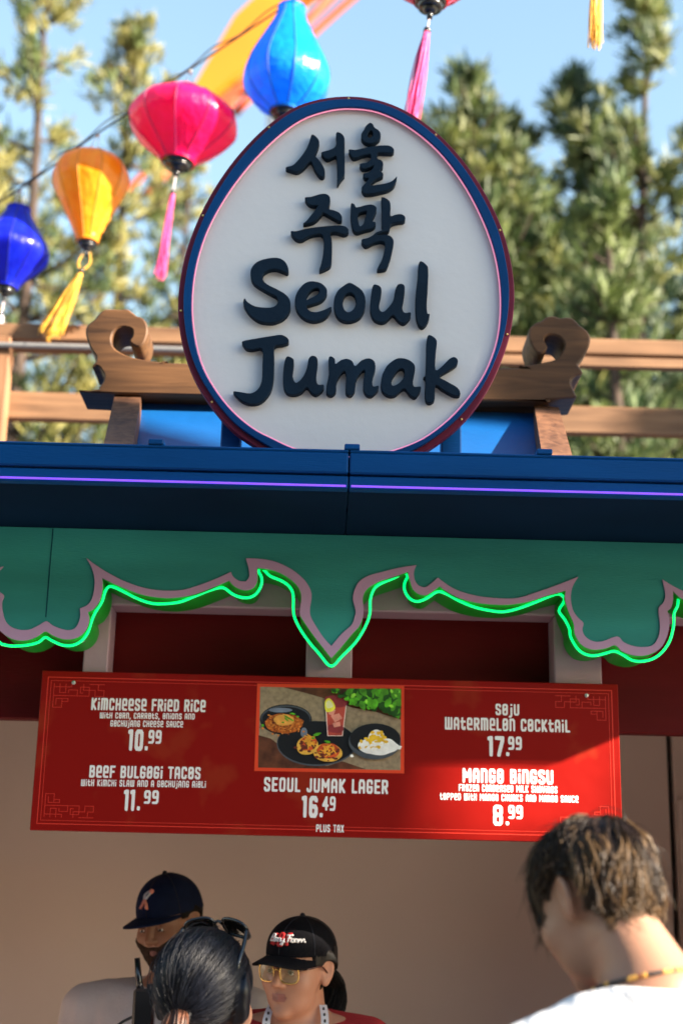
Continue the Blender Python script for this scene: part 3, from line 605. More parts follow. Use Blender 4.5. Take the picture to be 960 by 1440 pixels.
for d, t in ((.014, .0022), (.022, .0012)):                         # double border line
    for (xa, xb, za, zb) in ((X0+d, X1-d, Z1-d-t, Z1-d), (X0+d, X1-d, Z0+d, Z0+d+t), (X0+d, X0+d+t, Z0+d+t+.0002, Z1-d-t-.0002), (X1-d-t, X1-d, Z0+d+t+.0002, Z1-d-t-.0002)):
        b.box(xa, xb, YB-.0004, YB-.0001, za, zb)
b.build('border_line', M_redline, menu)
FRET = [[(0, 0), (0, 4), (8, 4), (8, 2), (5, 2), (5, 3)], [(0, 1), (6, 1), (6, 0)], [(2, 0), (2, 3), (4, 3), (4, 0)], [(8, 4), (12, 4), (12, 1), (9, 1), (9, 3), (10, 3)], [(10, 0), (10, 2), (14, 2), (14, 4), (17, 4), (17, 2), (15, 2), (15, 0)], [(12, 0), (17, 0)], [(0, 4), (0, 8), (3, 8), (3, 5), (1, 5), (1, 7)], [(3, 6), (5, 6), (5, 5), (2, 5)]]
for sx, sz, ox, oz, sc in ((1, -1, X0+.03, Z1-.03, 1), (-1, -1, X1-.03, Z1-.03, 1), (1, 1, X0+.03, Z0+.03, .95), (-1, 1, X1-.03, Z0+.03, .95)):
    b = MB(); q = 0
    for pl in FRET:
        for (ax, ay), (bx, by) in zip(pl[:-1], pl[1:]):
            u = .0068*sc; xa, xb = sorted((ox+sx*ax*u, ox+sx*bx*u)); za, zb = sorted((oz+sz*ay*u, oz+sz*by*u)); q += 1
            t = .0006; b.box(xa-t, xb+t, YB-.0003-.00001*q, YB-.00005, za-t, zb+t)
    b.build('corner_fretwork', M_redline, menu)
for px, py in ((104, 960), (824, 978)):
    p = at(px, py, YB); b = MB(); b.ball((p[0], YB-.001, p[2]), (.005, .003, .005), 0, 10, 6); b.build('screw', M_metal, menu)

def text(s, pl, ptr, pbl, hw=.085, gap=.10, name='lettering'):
    """flat print: s runs from pixel pl (top left) to ptr (top right), its height is given by pbl (bottom left)"""
    A, Bq, Cq = at(*pl, YB), at(*ptr, YB), at(*pbl, YB)
    U = Bq-A; Lw = np.linalg.norm(U); U = U/Lw; H = A[2]-Cq[2]
    tot = sum(GL[c][0]+gap for c in s)-gap; k = Lw/tot; x = 0; b = MB(); Wv = np.array([0, 0, 1.0])
    for c in s:
        for poly in glyph(c, hw):
            cs = [[(A+U*((x+p[0])*k)-Wv*H*(1-p[1])) for p in q] for q in poly]
            b.prism([[(v[0], v[2]) for v in q] for q in cs], YB-.0006, YB-.0001)
        x += GL[c][0]+gap
    return b.build(name, M_print, menu)
text('KimCHeeSe FRieD RiCe', (129.5, 981.2), (289.7, 984.2), (129.5, 998.6), .088)
text('WitH CoRn, CARRotS, oniOnS AnD', (141, 1001.6), (274.4, 1003.4), (141, 1010.2), .082)
text('GoCHUjAnG CHeeSe SAUCe', (155.8, 1012.6), (258, 1014), (155.8, 1021.8), .082)
text('10.', (182, 1025.6), (210, 1026.4), (182, 1055.4), .10); text('99', (209.5, 1026.4), (228, 1026.8), (209.5, 1045.8), .088)
text('BeeF BULGoGi TACoS', (126.7, 1076), (282.7, 1078.6), (126.7, 1093.6), .088)
text('WitH KimCHi SLAW AnD A GoCHUjAnG AioLi', (114.7, 1095.8), (290, 1098.4), (114.7, 1105.4), .082)
text('11.', (176, 1110.4), (199, 1111), (176, 1140), .10); text('99', (203.3, 1111), (224, 1111.4), (203.3, 1130.4), .088)
text('SEOUL JUMAK LAGER', (371.5, 1092.6), (545.6, 1096.6), (371.5, 1113), .085)
text('16.', (425.5, 1119), (455, 1119.8), (425.5, 1149.4), .10); text('49', (453.5, 1119.4), (472, 1119.9), (453.5, 1140), .085)
text('PLUS TAX', (444.4, 1159), (483.5, 1160), (444.4, 1170), .085)
text('SojU', (696, 989.4), (729.5, 990.2), (696, 1005.8), .085)
text('WAteRmeLon CoCKtAiL', (625, 1008), (800.5, 1012.4), (625, 1026), .085)
text('17.', (686, 1035), (716, 1035.8), (686, 1063.4), .10); text('99', (713.7, 1035.4), (733, 1035.9), (713.7, 1054.4), .088)
text('MAnGo BinGSU', (650, 1080), (777, 1083), (650, 1100.4), .092)
text('FRoZen ConDenSeD MiLK SHAVinGS', (644.5, 1102.4), (783, 1105.6), (644.5, 1112.6), .082)
text('toPPeD WitH MAnGo CHUnKS AnD MAnGo SAUCe', (618, 1114.8), (812.5, 1119), (618, 1124.8), .082)
text('8.', (692.5, 1131.6), (716, 1132.2), (692.5, 1161), .086); text('99', (714, 1132), (734.5, 1132.6), (714, 1151.4), .088)

# the printed food photo: a flat picture made of flat printed shapes, each a hair in front of the last
fz = lambda p: at(p[0]/4.2667+350, p[1]/4.2667+960, YB)
layer = [0]
def flat(name, polys, m, parent, sub=3, smooth=True):
    b = MB()
    for q in polys:
        layer[0] += 1; y = YB-.0006-.00002*layer[0]
        c = [fz(p) for p in q]; c = [(p[0], p[2]) for p in c]
        if smooth: c = catmull(c, sub)
        a = [Vector((p[0], p[1], 0)) for p in c]; tr_ = tessellate_polygon([a]); Fc = []
        for t in tr_:
            P0, P1, P2 = (c[i] for i in t); cr_ = (P1[0]-P0[0])*(P2[1]-P0[1])-(P2[0]-P0[0])*(P1[1]-P0[1]); Fc.append(t if cr_ > 0 else t[::-1])
        b.add([(p[0], y, p[1]) for p in c], Fc)
    return b.build(name, m, parent)
def oval(cx, cy, rx, ry, n=20, j=0, rot=0):
    return [(cx+(rx*math.cos(a)*math.cos(rot)-ry*math.sin(a)*math.sin(rot))*(1+j*random.uniform(-1, 1)), cy+(rx*math.cos(a)*math.sin(rot)+ry*math.sin(a)*math.cos(rot))*(1+j*random.uniform(-1, 1))) for a in np.linspace(0, 2*math.pi, n, endpoint=False)]
pm = lambda n, c, v=.15, s=60, **k: mat('print_'+n, tuple(min(x*1.35, .9) for x in c), .35, v, s, **k)
P_cloth, P_wood = pm('cloth', (.22, .17, .11), .25, 90), pm('table_wood', (.075, .025, .012), .6, 40)
P_black, P_rim, P_sheen = pm('black_dish', (.006, .007, .009)), pm('dish_edge', (.05, .06, .075)), pm('dish_sheen', (.13, .16, .22), .3, 30)
P_rice, P_rice2, P_cheese = pm('rice', (.36, .09, .012), .5, 160), pm('rice_grain', (.5, .17, .03), .3, 160), pm('cheese', (.55, .26, .05), .2, 80)
P_green, P_green2, P_dgreen = pm('leaf', (.07, .30, .012), .45, 60), pm('leaf_light', (.2, .50, .04), .3, 60), pm('leaf_dark', (.012, .06, .006))
P_tort, P_meat, P_shred, P_sauce = pm('tortilla', (.58, .33, .05), .2, 60), pm('meat', (.11, .022, .012), .5, 120), pm('shredded_cheese', (.75, .30, .03), .2), pm('red_sauce', (.42, .06, .015), .4, 90)
P_drink, P_drink2, P_ice, P_glass = pm('drink', (.33, .05, .035), .2, 30), pm('drink_dark', (.20, .025, .03)), pm('ice', (.55, .22, .17), .2), pm('glass_edge', (.62, .48, .44))
P_lemon, P_lemon2, P_cream, P_mango = pm('lemon', (.85, .62, .05)), pm('lemon_flesh', (.85, .75, .35)), pm('milk_ice', (.82, .80, .70), .1, 90), pm('mango', (.85, .40, .02), .2, 60)
frame = flat('photo_frame', [[(50, 5), (930, 20), (930, 545), (32, 530)]], M_orange, menu, smooth=False)
pic = flat('food_photo', [[(68, 25), (912, 40), (908, 525), (55, 510)]], P_cloth, menu, smooth=False)
flat('printed_wood', [[(205, 28), (912, 40), (910, 222), (760, 175), (620, 150), (470, 100), (340, 62)], [(58, 315), (130, 335), (190, 380), (240, 430), (330, 480), (470, 500), (560, 472), (700, 519), (600, 519), (55, 510)]], P_wood, pic, smooth=False)
flat('printed_plate', [oval(405, 365, 238, 136)], P_rim, pic); flat('printed_plate', [oval(405, 361, 233, 130)], P_black, pic)
cutb = [p for p in oval(222, 222, 156, 92, 28)]; cutb = [(max(p[0], 66), p[1]) for p in cutb]
flat('printed_bowl', [cutb], P_black, pic, smooth=False); flat('printed_bowl', [[(max(p[0], 67), p[1]) for p in oval(222, 214, 148, 78, 28)]], P_rim, pic, smooth=False)
flat('printed_bowl', [[(max(p[0], 68), p[1]) for p in oval(222, 221, 144, 76, 28)]], P_black, pic, smooth=False)
flat('printed_sheen', [oval(190, 165, 70, 14), oval(660, 300, 22, 26), oval(770, 275, 60, 12), oval(330, 300, 20, 30)], P_sheen, pic)
flat('printed_rice', [oval(208, 245, 118, 58, 22, .08)], P_rice, pic)
flat('printed_rice', [oval(208+random.gauss(0, 48), 248+random.gauss(0, 24), random.uniform(4, 9), random.uniform(3, 7), 6) for _ in range(130)], P_rice2, pic)
flat('printed_meat', [oval(208+random.gauss(0, 50), 250+random.gauss(0, 24), random.uniform(3, 6), random.uniform(3, 5), 6) for _ in range(40)], P_meat, pic)
flat('printed_cheese', [oval(210, 225, 62, 34, 14, .1)], P_cheese, pic)
flat('printed_herb', [oval(x, y, a, c, 8, .1, r) for x, y, a, c, r in ((240, 215, 34, 5, .5), (225, 222, 16, 5, .8), (84, 258, 8, 8, 0), (262, 188, 18, 5, .2), (205, 240, 8, 5, 0), (292, 205, 8, 5, 0))], P_green, pic)
flat('printed_glass', [[(455, 92), (590, 92), (562, 322), (470, 322)]], P_glass, pic, smooth=False)
flat('printed_drink', [[(462, 112), (583, 112), (558, 318), (474, 318)]], P_drink, pic, smooth=False)
flat('printed_drink', [[(464, 84), (586, 84), (582, 140), (520, 150), (464, 130)], [(480, 255), (560, 258), (556, 300), (480, 296)]], P_drink2, pic)
flat('printed_ice', [[(490, 200), (540, 185), (560, 215), (515, 240)], [(478, 155), (520, 165), (505, 200), (476, 190)], [(500, 245), (545, 235), (550, 262), (510, 270)]], P_ice, pic, smooth=False)
flat('printed_lemon', [[(455, 120), (475, 95), (500, 110), (518, 150), (500, 172), (462, 175)]], P_lemon, pic); flat('printed_lemon', [[(462, 125), (478, 108), (495, 120), (505, 145), (470, 155)]], P_lemon2, pic)
for cx, cy, rx, ry, rot in ((350, 378, 66, 56, -.3), (472, 422, 88, 54, .05)):
    flat('printed_taco', [oval(cx, cy, rx, ry, 18, .03, rot)], P_tort, pic); flat('printed_taco', [oval(cx+6, cy-12, rx*.78, ry*.8, 18, .1, rot)], P_sauce, pic)
    flat('printed_meat', [oval(cx+random.gauss(0, rx*.35), cy+4+random.gauss(0, ry*.3), random.uniform(5, 13), random.uniform(4, 9), 7) for _ in range(30)], P_meat, pic)
    flat('printed_shred', [oval(cx+8+random.gauss(0, rx*.3), cy-22+random.gauss(0, ry*.32), random.uniform(9, 20), random.uniform(2.5, 4), 6, 0, random.uniform(0, 3)) for _ in range(34)], P_shred, pic)
flat('printed_herb', [oval(408, 312, 26, 9, 8, .2, -.3), oval(470, 356, 20, 7, 8, .2, .2), oval(385, 335, 10, 6, 8)], P_green, pic)
flat('printed_bowl', [[(min(p[0], 908), p[1]) for p in oval(755, 355, 158, 108, 30)]], P_rim, pic, smooth=False)
flat('printed_bowl', [[(min(p[0], 909), p[1]) for p in oval(755, 340, 152, 92, 30)]], P_black, pic, smooth=False)
flat('printed_ice_shavings', [oval(770, 382, 122, 54, 20, .07), oval(762, 330, 48, 44, 14, .07)], P_cream, pic)
flat('printed_mango', [oval(762+random.gauss(0, 38), 352+random.gauss(0, 30), random.uniform(8, 17), random.uniform(6, 12), 7, .1) for _ in range(38)], P_mango, pic)
flat('printed_ice_shavings', [oval(770+random.gauss(0, 60), 395+random.gauss(0, 18), random.uniform(6, 14), random.uniform(5, 9), 7, .1) for _ in range(26)], P_cream, pic)
LZ = [(470, 32), (912, 40), (910, 190), (850, 185), (760, 160), (640, 140), (570, 100), (500, 60)]
def leafshape(x, y, a, r):
    P = [(-1, 0), (-.7, .42), (-.2, .62), (.35, .5), (.8, .2), (1.05, 0), (.8, -.22), (.35, -.5), (-.2, -.6), (-.7, -.4)]
    return [(min(x+a*(p*math.cos(r)-q*math.sin(r)), 911), max(y+a*(p*math.sin(r)+q*math.cos(r)), 40)) for p, q in P]
def leaves(n, lo, hi):
    o = []
    while len(o) < n:
        x, y = random.uniform(470, 905), random.uniform(45, 190)
        if inside((x, y), LZ): o.append(leafshape(x, y, random.uniform(lo, hi)*(1.25 if x > 600 else .6), random.uniform(0, 6.28)))
    return o
P_dg2 = pm('leaf_mid', (.05, .20, .012), .4, 60)
for k_ in range(4):
    flat('printed_leaf', leaves(16, 18, 34), P_dgreen, pic); flat('printed_leaf', leaves(9, 16, 32), P_dg2, pic)
    flat('printed_leaf', leaves(7, 14, 30), P_green, pic); flat('printed_leaf', leaves(3, 8, 16), P_green2, pic)
# ------------------------------------------------------------------ silk lanterns on their wires
def silk(name, col, deep, tr=.48):
    m = mat(name, deep, .30, .0, 30, stretch=(1, 1, .12), spec=.55, sheen=.0, trans=tr, col2=col); n = m.node_tree.nodes; l = m.node_tree.links
    b = n['Principled BSDF']; b.inputs['Anisotropic'].default_value = .5
    tc = [x for x in n if x.type == 'TEX_COORD'][0]; wv = n.new('ShaderNodeTexNoise'); wv.inputs['Scale'].default_value = 34; wv.inputs['Detail'].default_value = 3
    l.new(tc.outputs['Object'], wv.inputs['Vector']); bp = n.new('ShaderNodeBump'); bp.inputs['Strength'].default_value = .5; bp.inputs['Distance'].default_value = .012
    l.new(wv.outputs[0], bp.inputs['Height']); l.new(bp.outputs[0], b.inputs['Normal'])
    return m
M_blk = mat('black_lacquer', (.012, .012, .014), .22, .1, 5, coat=.4)
M_cord = mat('pale_cord', (.75, .6, .62), .7); M_clip = mat('clear_clip', (.75, .75, .72), .3)
M_wire = mat('black_wire', (.03, .032, .036), .5)
PROF = {
 'onion': [(0, .30), (.015, .32), (.06, .31), (.16, .42), (.3, .60), (.45, .80), (.58, .95), (.68, 1.0), (.78, .96), (.88, .78), (.95, .55), (1.0, .32)],
 'balloon': [(0, .28), (.02, .50), (.07, .74), (.15, .92), (.25, 1.0), (.36, .98), (.5, .83), (.66, .62), (.82, .43), (.95, .30), (1, .27)],
 'disc': [(0, .27), (.03, .30), (.07, .34), (.13, .58), (.22, .80), (.35, .97), (.45, 1.0), (.55, .97), (.68, .82), (.82, .58), (.94, .36), (1, .30)],
 'diamond': [(0, .30), (.03, .32), (.08, .34), (.2, .52), (.33, .72), (.44, .90), (.53, 1.0), (.62, .96), (.75, .72), (.88, .46), (.97, .30), (1, .28)]}
def tassel(top, tip, n, r0, r1, m, parent, wisp=.012, K=7):
    top, tip = np.array(top), np.array(tip); P = []; R = []
    for k in range(n):
        a, q = RNG.uniform(0, 6.28), math.sqrt(RNG.uniform()); d = np.array([math.cos(a), math.sin(a), 0])*q
        t = np.linspace(0, 1, K)[:, None]; e = tip+d*r1+RNG.normal(size=3)*wisp*[.6, .6, 1.0]
        mid = np.sin(t*math.pi)*RNG.normal(size=3)*.003
        P.append((top+d*r0)*(1-t)+e*t+mid+d*r1*.5*(t-t*t)); R.append(.0013+.0009*(1-np.linspace(0, 1, K)))
    return strands('tassel', np.array(P), np.array(R), m, parent)
def lantern(label, kind, top, bot, Y, wpx, m, rib, n=10, ph=.2, tas=None, wire=None, caps_=True):
    T, Bt = at(*top, Y), at(*bot, Y); ax = Bt-T; H = np.linalg.norm(ax); ax /= H
    depth = (T-CAM)@Fv; Rm = wpx*.5*depth/FPX
    e1 = np.cross(ax, [0, 1, 0]); e1 /= np.linalg.norm(e1); e2 = np.cross(ax, e1)
    root = empty('silk_lantern', tuple(T)); tag(root, label, 'lantern', 'silk lanterns hanging on the wires')
    pr = np.array(PROF[kind]); zz = np.linspace(0, 1, 30); rr = np.interp(zz, pr[:, 0], pr[:, 1])
    rr = np.convolve(np.pad(rr, 1, 'edge'), [.2, .6, .2], 'valid')
    S = 5; V = []; Q = []
    for k in range(n):
        for j, (z, r) in enumerate(zip(zz, rr)):
            for s in range(S):
                f = s/(S-1); a0, a1 = ph+2*math.pi*k/n, ph+2*math.pi*(k+1)/n
                p = np.array([math.cos(a0), math.sin(a0)])*(1-f)+np.array([math.cos(a1), math.sin(a1)])*f
                p = p*(1+.035*math.sin(f*math.pi))*(1+.004*math.sin(17*z+k*2.1))
                V.append(T+ax*z*H+(e1*p[0]+e2*p[1])*r*Rm)
        o = k*len(zz)*S
        for j in range(len(zz)-1):
            for s in range(S-1): Q.append((o+j*S+s, o+j*S+s+1, o+(j+1)*S+s+1, o+(j+1)*S+s))
    shade = meshobj('silk_shade', V, Q, m, root, None, True)
    for k in range(n):
        a = ph+2*math.pi*k/n; d = e1*math.cos(a)+e2*math.sin(a)
        b = MB(); b.tube([T+ax*z*H+d*(r*Rm+.0006) for z, r in zip(zz, rr)], .0019, 5); b.build('rib', rib, shade, True)
    rt, rb = rr[0]*Rm, rr[-1]*Rm; circ = lambda c, r: [c+(e1*math.cos(a)+e2*math.sin(a))*r for a in np.linspace(0, 2*math.pi, 24, endpoint=False)]
    b = MB(); b.tube(circ(T, rt), .004, 8, closed=True); b.build('top_ring', m, root, True)
    b = MB(); b.tube(circ(Bt, rb), .004, 8, closed=True); b.build('bottom_ring', m, root, True)
    b = MB(); q = Bt+ax*.001                                                   # turned black finial
    for r0, r1, h in ((rb*.98, rb*.92, .008), (rb*.78, rb*.72, .016), (rb*.52, rb*.3, .014), (rb*.22, rb*.16, .02)):
        b.tube([q, q+ax*h*.5, q+ax*h], [r0, (r0+r1)/2, r1], 16); q = q+ax*h
    b.build('finial', M_blk, root, True)
    if tas:
        tm, beadpx, tippx, style = tas; bp, tp = at(*beadpx, Y), at(*tippx, Y)
        b = MB()
        if style == 'loop':
            for s in (-1, 1): b.tube(catmull([q-ax*.014+e1*s*.012, (q+bp)/2+e1*s*.022, bp], 5, False), .0028, 6)
        else: b.tube([q-ax*.004, (q+bp)/2, bp], .0022, 6)
        b.build('cord', M_cord if style != 'loop' else tm, root, True)
        b = MB(); b.ball(bp, .0115, 0, 12, 8); b.build('bead', M_blk, root, True)
        d = (tp-bp)/np.linalg.norm(tp-bp)
        if style == 'loop': tassel(bp+d*.006, tp, 90, .006, .042, tm, root, .02)
        else: tassel(bp+d*.006, tp, 80, .008, .014, tm, root, .012)
    if wire is not None:
        wp = at(*wire, Y); b = MB(); 
        for s in (-1, 1): b.tube([wp+e1*s*.004, (wp+T)/2+e1*s*.012, T+e1*s*rt*.5+ax*.004], .0022, 6)
        b.ball(wp, .009, 0, 8, 6); b.build('hook', M_clip, root, True)
    return root
S_blue = silk('blue_silk', (.006, .36, .95), (.002, .24, .85)); S_pink = silk('pink_silk', (.96, .012, .19), (.92, .003, .12))
S_yel = silk('yellow_silk', (.95, .47, .03), (.92, .32, .006)); S_navy = silk('dark_blue_silk', (.012, .03, .75), (.006, .012, .55))
S_red = silk('red_silk', (.70, .01, .03), (.6, .005, .02)); S_or = silk('orange_silk', (.80, .30, .01), (.75, .22, .005))
R_blue, R_pink, R_yel, R_navy = mat('rib_blue', (.01, .06, .22)), mat('rib_pink', (.22, .01, .10)), mat('rib_yellow', (.5, .2, .01)), mat('rib_navy', (.004, .006, .12))
T_pink = mat('pink_thread', (.72, .04, .22), .6, .3, 60); T_gold = mat('gold_thread', (.78, .40, .03), .55, .3, 60); T_white = mat('pale_thread', (.6, .62, .7), .6)
wpx = [(-60, 322), (0, 284), (60, 244), (125, 196), (195, 149), (265, 99), (335, 52), (415, -2), (500, -62)]
dpt = np.interp([p[0] for p in wpx], [0, 415], [5.0, 4.7])
def wy(x): return float(np.interp(x, [0, 415], [5.0, 4.7]))
W1 = catmull([at(x, y, d) for (x, y), d in zip(wpx, dpt)], 8, False); W2 = W1+np.array([0, -.01, 0])+np.stack([0*W1[:, 0], 0*W1[:, 0], .010+.012*np.sin(np.arange(len(W1))*.75)], 1)
b = MB(); b.tube(W1, .0042, 6); b.tube(W2, .003, 6)
tag(b.build('lantern_wire', M_wire, None, True), 'black twin wire sloping up to the right, carrying the row of silk lanterns', 'wire')
lantern('glossy bright blue onion-shaped silk lantern just behind the top of the sign', 'onion', (410, 12), (400, 158), 4.72, 122, S_blue, R_blue, 10, .1, wire=(413, 0))
lantern('hot pink flattened silk lantern with a pink tassel, left of the sign', 'disc', (264, 128), (250, 228), 4.82, 153, S_pink, R_pink, 10, .35, (T_pink, (243, 271), (226, 386), 'cord'), wire=(268, 101))
lantern('yellow balloon-shaped silk lantern with a windblown gold tassel', 'balloon', (130, 218), (123, 340), 4.93, 106, S_yel, R_yel, 10, .5, (T_gold, (115, 381), (72, 466), 'loop'), wire=(138, 190))
lantern('dark blue diamond-shaped silk lantern at the left edge', 'diamond', (27, 294), (9, 404), 5.0, 106, S_navy, R_navy, 10, .15, (T_white, (2, 442), (-6, 520), 'cord'), wire=(28, 268))
YW = 3.6
W3 = catmull([at(x, y, YW) for x, y in ((300, -260), (480, -190), (606, -150), (720, -142), (836, -160), (1000, -215), (1150, -280))], 8, False)
b = MB(); b.tube(W3, .004, 6); tag(b.build('lantern_wire', M_wire, None, True), 'black wire above the sign carrying the red and orange lanterns', 'wire')
lantern('red silk lantern above the sign with a long pink tassel', 'disc', (611, -95), (605, 2), YW, 150, S_red, R_pink, 10, .3, (T_pink, (600, 43), (577, 172), 'cord'), wire=(611, -150))
lantern('orange silk lantern at the top right, only its golden tassel showing', 'balloon', (838, -205), (838, -95), YW, 110, S_or, R_yel, 10, .3, (T_gold, (838, -55), (836, 58), 'cord'), wire=(838, -232))

# ------------------------------------------------------------------ ride structure far behind
M_ry = mat('ride_yellow', (.44, .155, .001), .5, .1, .5); M_ro = mat('ride_orange', (.36, .055, .016), .5, .1, 1); M_rp = mat('ride_white', (.62, .66, .70), .5, .05, 1)
YR = 26.0
ride = empty('ride_track', tuple(at(330, 100, YR))); tag(ride, 'yellow and orange steel ride track rising above the trees', 'ride track')
b = MB()
y0 = np.array([at(*p, YR) for p in [(470, -110), (330, 0+22), (268, 128), (286, 142), (372, 70), (396, 0), (520, -90)]])
y1 = y0+np.array([0, .9, 0]); n_ = len(y0)
b.add(np.concatenate([y0, y1]), [tuple(range(n_))[::-1], tuple(range(n_, 2*n_))]+[(i, (i+1) % n_, n_+(i+1) % n_, n_+i) for i in range(n_)])
b.build('yellow_beam', M_ry, ride)
for off, pts, r in ((0, [(520, -80), (400, 68), (300, 152), (215, 232), (150, 300)], .08), (.5, [(560, -90), (440, 22), (318, 152), (240, 236), (205, 275)], .11), (.9, [(600, -90), (452, 36), (330, 160)], .09)):
    b = MB(); b.tube(catmull([at(*p, YR+off+.3) for p in pts], 5, False), r, 10); b.build('rail', M_ro, ride, True)
for px0, py0, px1, py1 in ((385, 80, 410, 60), (330, 118, 352, 128), (270, 180, 300, 178)):
    b = MB(); b.tube([at(px0, py0, YR+.3), at(px1, py1, YR+.8)], .06, 8); b.build('cross_tie', M_ro, ride, True)
y2 = np.array([at(*p, YR+.6) for p in [(215, 205), (190, 250), (170, 262), (205, 196)]])
b = MB(); pc = at(402, 100, YR+2.5); b.tube([(pc[0], pc[1], 0), (pc[0], pc[1], pc[2]+6)], .42, 20); tag(b.build('support_column', M_rp, None, True), 'pale round support column rising behind the bright blue lantern', 'column')

# ------------------------------------------------------------------ pines
def leafmat(name, c1, c2, c3):
    m = mat(name, c1, .6, 0, 2.2, trans=.25, col2=c2); n = m.node_tree.nodes; rp = [x for x in n if x.type == 'VALTORGB'][0]
    e = rp.color_ramp.elements.new(.5); e.color = (*((np.array(c1)+np.array(c2))/2), 1)
    e = rp.color_ramp.elements.new(.78); e.color = (*c3, 1); return m
N_green = leafmat('pine_needles', (.018, .05, .024), (.125, .16, .036), (.18, .115, .045))
N_dark = leafmat('dark_pine_needles', (.014, .045, .028), (.05, .085, .03), (.10, .075, .03))
N_light = leafmat('bright_pine_needles', (.04, .085, .03), (.16, .20, .06), (.2, .15, .06))
N_yel = leafmat('yellow_pine_needles', (.10, .115, .03), (.31, .275, .08), (.34, .22, .07))
N_mid = leafmat('golden_green_needles', (.05, .08, .026), (.22, .225, .065), (.22, .15, .055))
M_bark = mat('bark', (.04, .025, .018), .9, .4, 4, .5, 20)
def pine(label, px, py, Y, zlow, Lmax, nw, mats, dens=1.0, lean=(0, 0), tuft=.26, bias=.9, nd=16):
    tip = at(px, py, Y); H = tip[2]; base = np.array([tip[0]+lean[0], tip[1]+lean[1], 0])
    root = empty('pine_tree', tuple(base)); tag(root, label, 'tree', 'pine trees behind the booth')
    tr = lambda z: base+(tip-base)*(z/H)+np.array([.12*math.sin(z*.8+px), .1*math.sin(z*.6), 0])*(1-z/H)
    b = MB(); zs = np.linspace(0, H, 16); b.tube([tr(z) for z in zs], [.015+.11*(1-z/H)**.8 for z in zs], 10); C = []; D = []
    for k in range(nw):
        f = (k+random.random()*.7)/nw; z = zlow+(H-zlow)*f
        for q in range(random.choice((3, 4, 4, 5))):
            a = random.uniform(0, 6.28); L = Lmax*(1-f)**bias*random.uniform(.55, 1.12)+.18
            if random.random() > dens: continue
            up = random.uniform(.1, .5)+f*.5; d = np.array([math.cos(a), math.sin(a), up*.5]); p0 = tr(z)
            pts = [p0+d*L*t+np.array([0, 0, up*L*.55*t*t]) for t in np.linspace(0, 1, 5)]
            b.tube(pts, np.linspace(.018+.02*L*.5, .006, 5), 5)
            for t in np.arange(.3, 1.001, .16/max(L, .4)):
                p = p0+d*L*t+np.array([0, 0, up*L*.55*t*t])
                for w_ in range(2):
                    C.append(p+RNG.normal(size=3)*[.09, .09, .07]*(.6+L*.5)); v = d*.5+np.array([0, 0, .95])+RNG.normal(size=3)*.3; D.append(v/np.linalg.norm(v))
    for s in range(8): C.append(tip-np.array([0, 0, .10*s])+RNG.normal(size=3)*.05); D.append(np.array([0, 0, 1.0])+RNG.normal(size=3)*.25)
    b.build('trunk', M_bark, root, True)
    C = np.array(C); D = np.array(D); N = len(C)
    # every tuft is a brush of needles
    dv = D[:, None, :]+RNG.normal(size=(N, nd, 3))*.47; dv /= np.linalg.norm(dv, axis=2, keepdims=True)
    ln = tuft*RNG.uniform(.6, 1.15, size=(N, nd, 1)); side = np.cross(dv, RNG.normal(size=(N, nd, 3))); side /= np.linalg.norm(side, axis=2, keepdims=True)+1e-9
    w0 = .0155*tuft/.26; c0 = C[:, None, :]+RNG.normal(size=(N, nd, 3))*.035
    V = np.stack([c0-side*w0*.6, c0+side*w0*.6, c0+dv*ln*.6+side*w0, c0+dv*ln, c0+dv*ln*.6-side*w0], 2).reshape(-1, 3)
    Fq = np.arange(N*nd)[:, None]*5+np.arange(5)[None, :]
    mi = np.repeat(RNG.choice(len(mats), size=N, p=[.6, .4] if len(mats) == 2 else None), nd)
    cr_ = meshobj('crown', V, Fq, mats, root, mi); return root
pine('bushy pine with twin pointed tops, nearest the right side of the sign', 662, 118, 14.0, 2.6, 2.2, 40, [N_green, N_mid], .82, nd=19, tuft=.24)
pine('slim pine with a low pointed top beside the twin-topped pine', 722, 180, 15.5, 3.0, 1.9, 32, [N_green, N_mid], .82, nd=19, tuft=.24)
pine('dark blue-green pine with a narrow dark tip, in the middle of the right-hand group', 811, 112, 15.0, 2.6, 2.2, 38, [N_dark, N_mid], .7, nd=19, tuft=.24)
pine('tallest pine of the right-hand group, open crown with bare reddish limbs', 912, -4, 14.5, 3.0, 2.2, 38, [N_green, N_mid], .48, (-.9, 0), nd=19, tuft=.24)
pine('short bright green pine in front of the darker right-hand pines', 852, 262, 11.5, 2.4, 1.0, 18, [N_green, N_light], .8, nd=24, tuft=.2)
pine('dark pine at the right edge behind the railing', 1010, 190, 16.5, 3.0, 2.0, 30, [N_dark, N_green], .85, nd=19, tuft=.24)
pine('low dark pine filling the gap behind the right roof scroll', 760, 330, 18.5, 2.0, 2.6, 32, [N_dark, N_green], 1.0, nd=19, tuft=.24)
pine('tall thin-leaved yellow-green pine at the left edge with a dark trunk', 70, -60, 14.0, 3.4, 2.5, 40, [N_yel, N_green], .40, (.15, 0), nd=17, tuft=.21)
pine('loose yellow-green pine with a pointed top behind the pink lantern', 190, 38, 15.5, 3.4, 2.2, 40, [N_yel, N_green], .46, nd=17, tuft=.21)
pine('low yellowish pine between the pink lantern and the sign', 268, 215, 17.5, 3.2, 2.2, 30, [N_yel, N_green], .5, nd=17, tuft=.21)
pine('sparse pine at the far left behind the dark blue lantern', -30, 190, 16.0, 3.2, 2.2, 32, [N_yel, N_green], .5, nd=17, tuft=.21)
pine('broad low pine behind the others, filling the view under the middle of the right-hand group', 850, 300, 20.0, 2.0, 3.4, 30, [N_dark, N_green], .95, bias=.6, nd=19, tuft=.27)
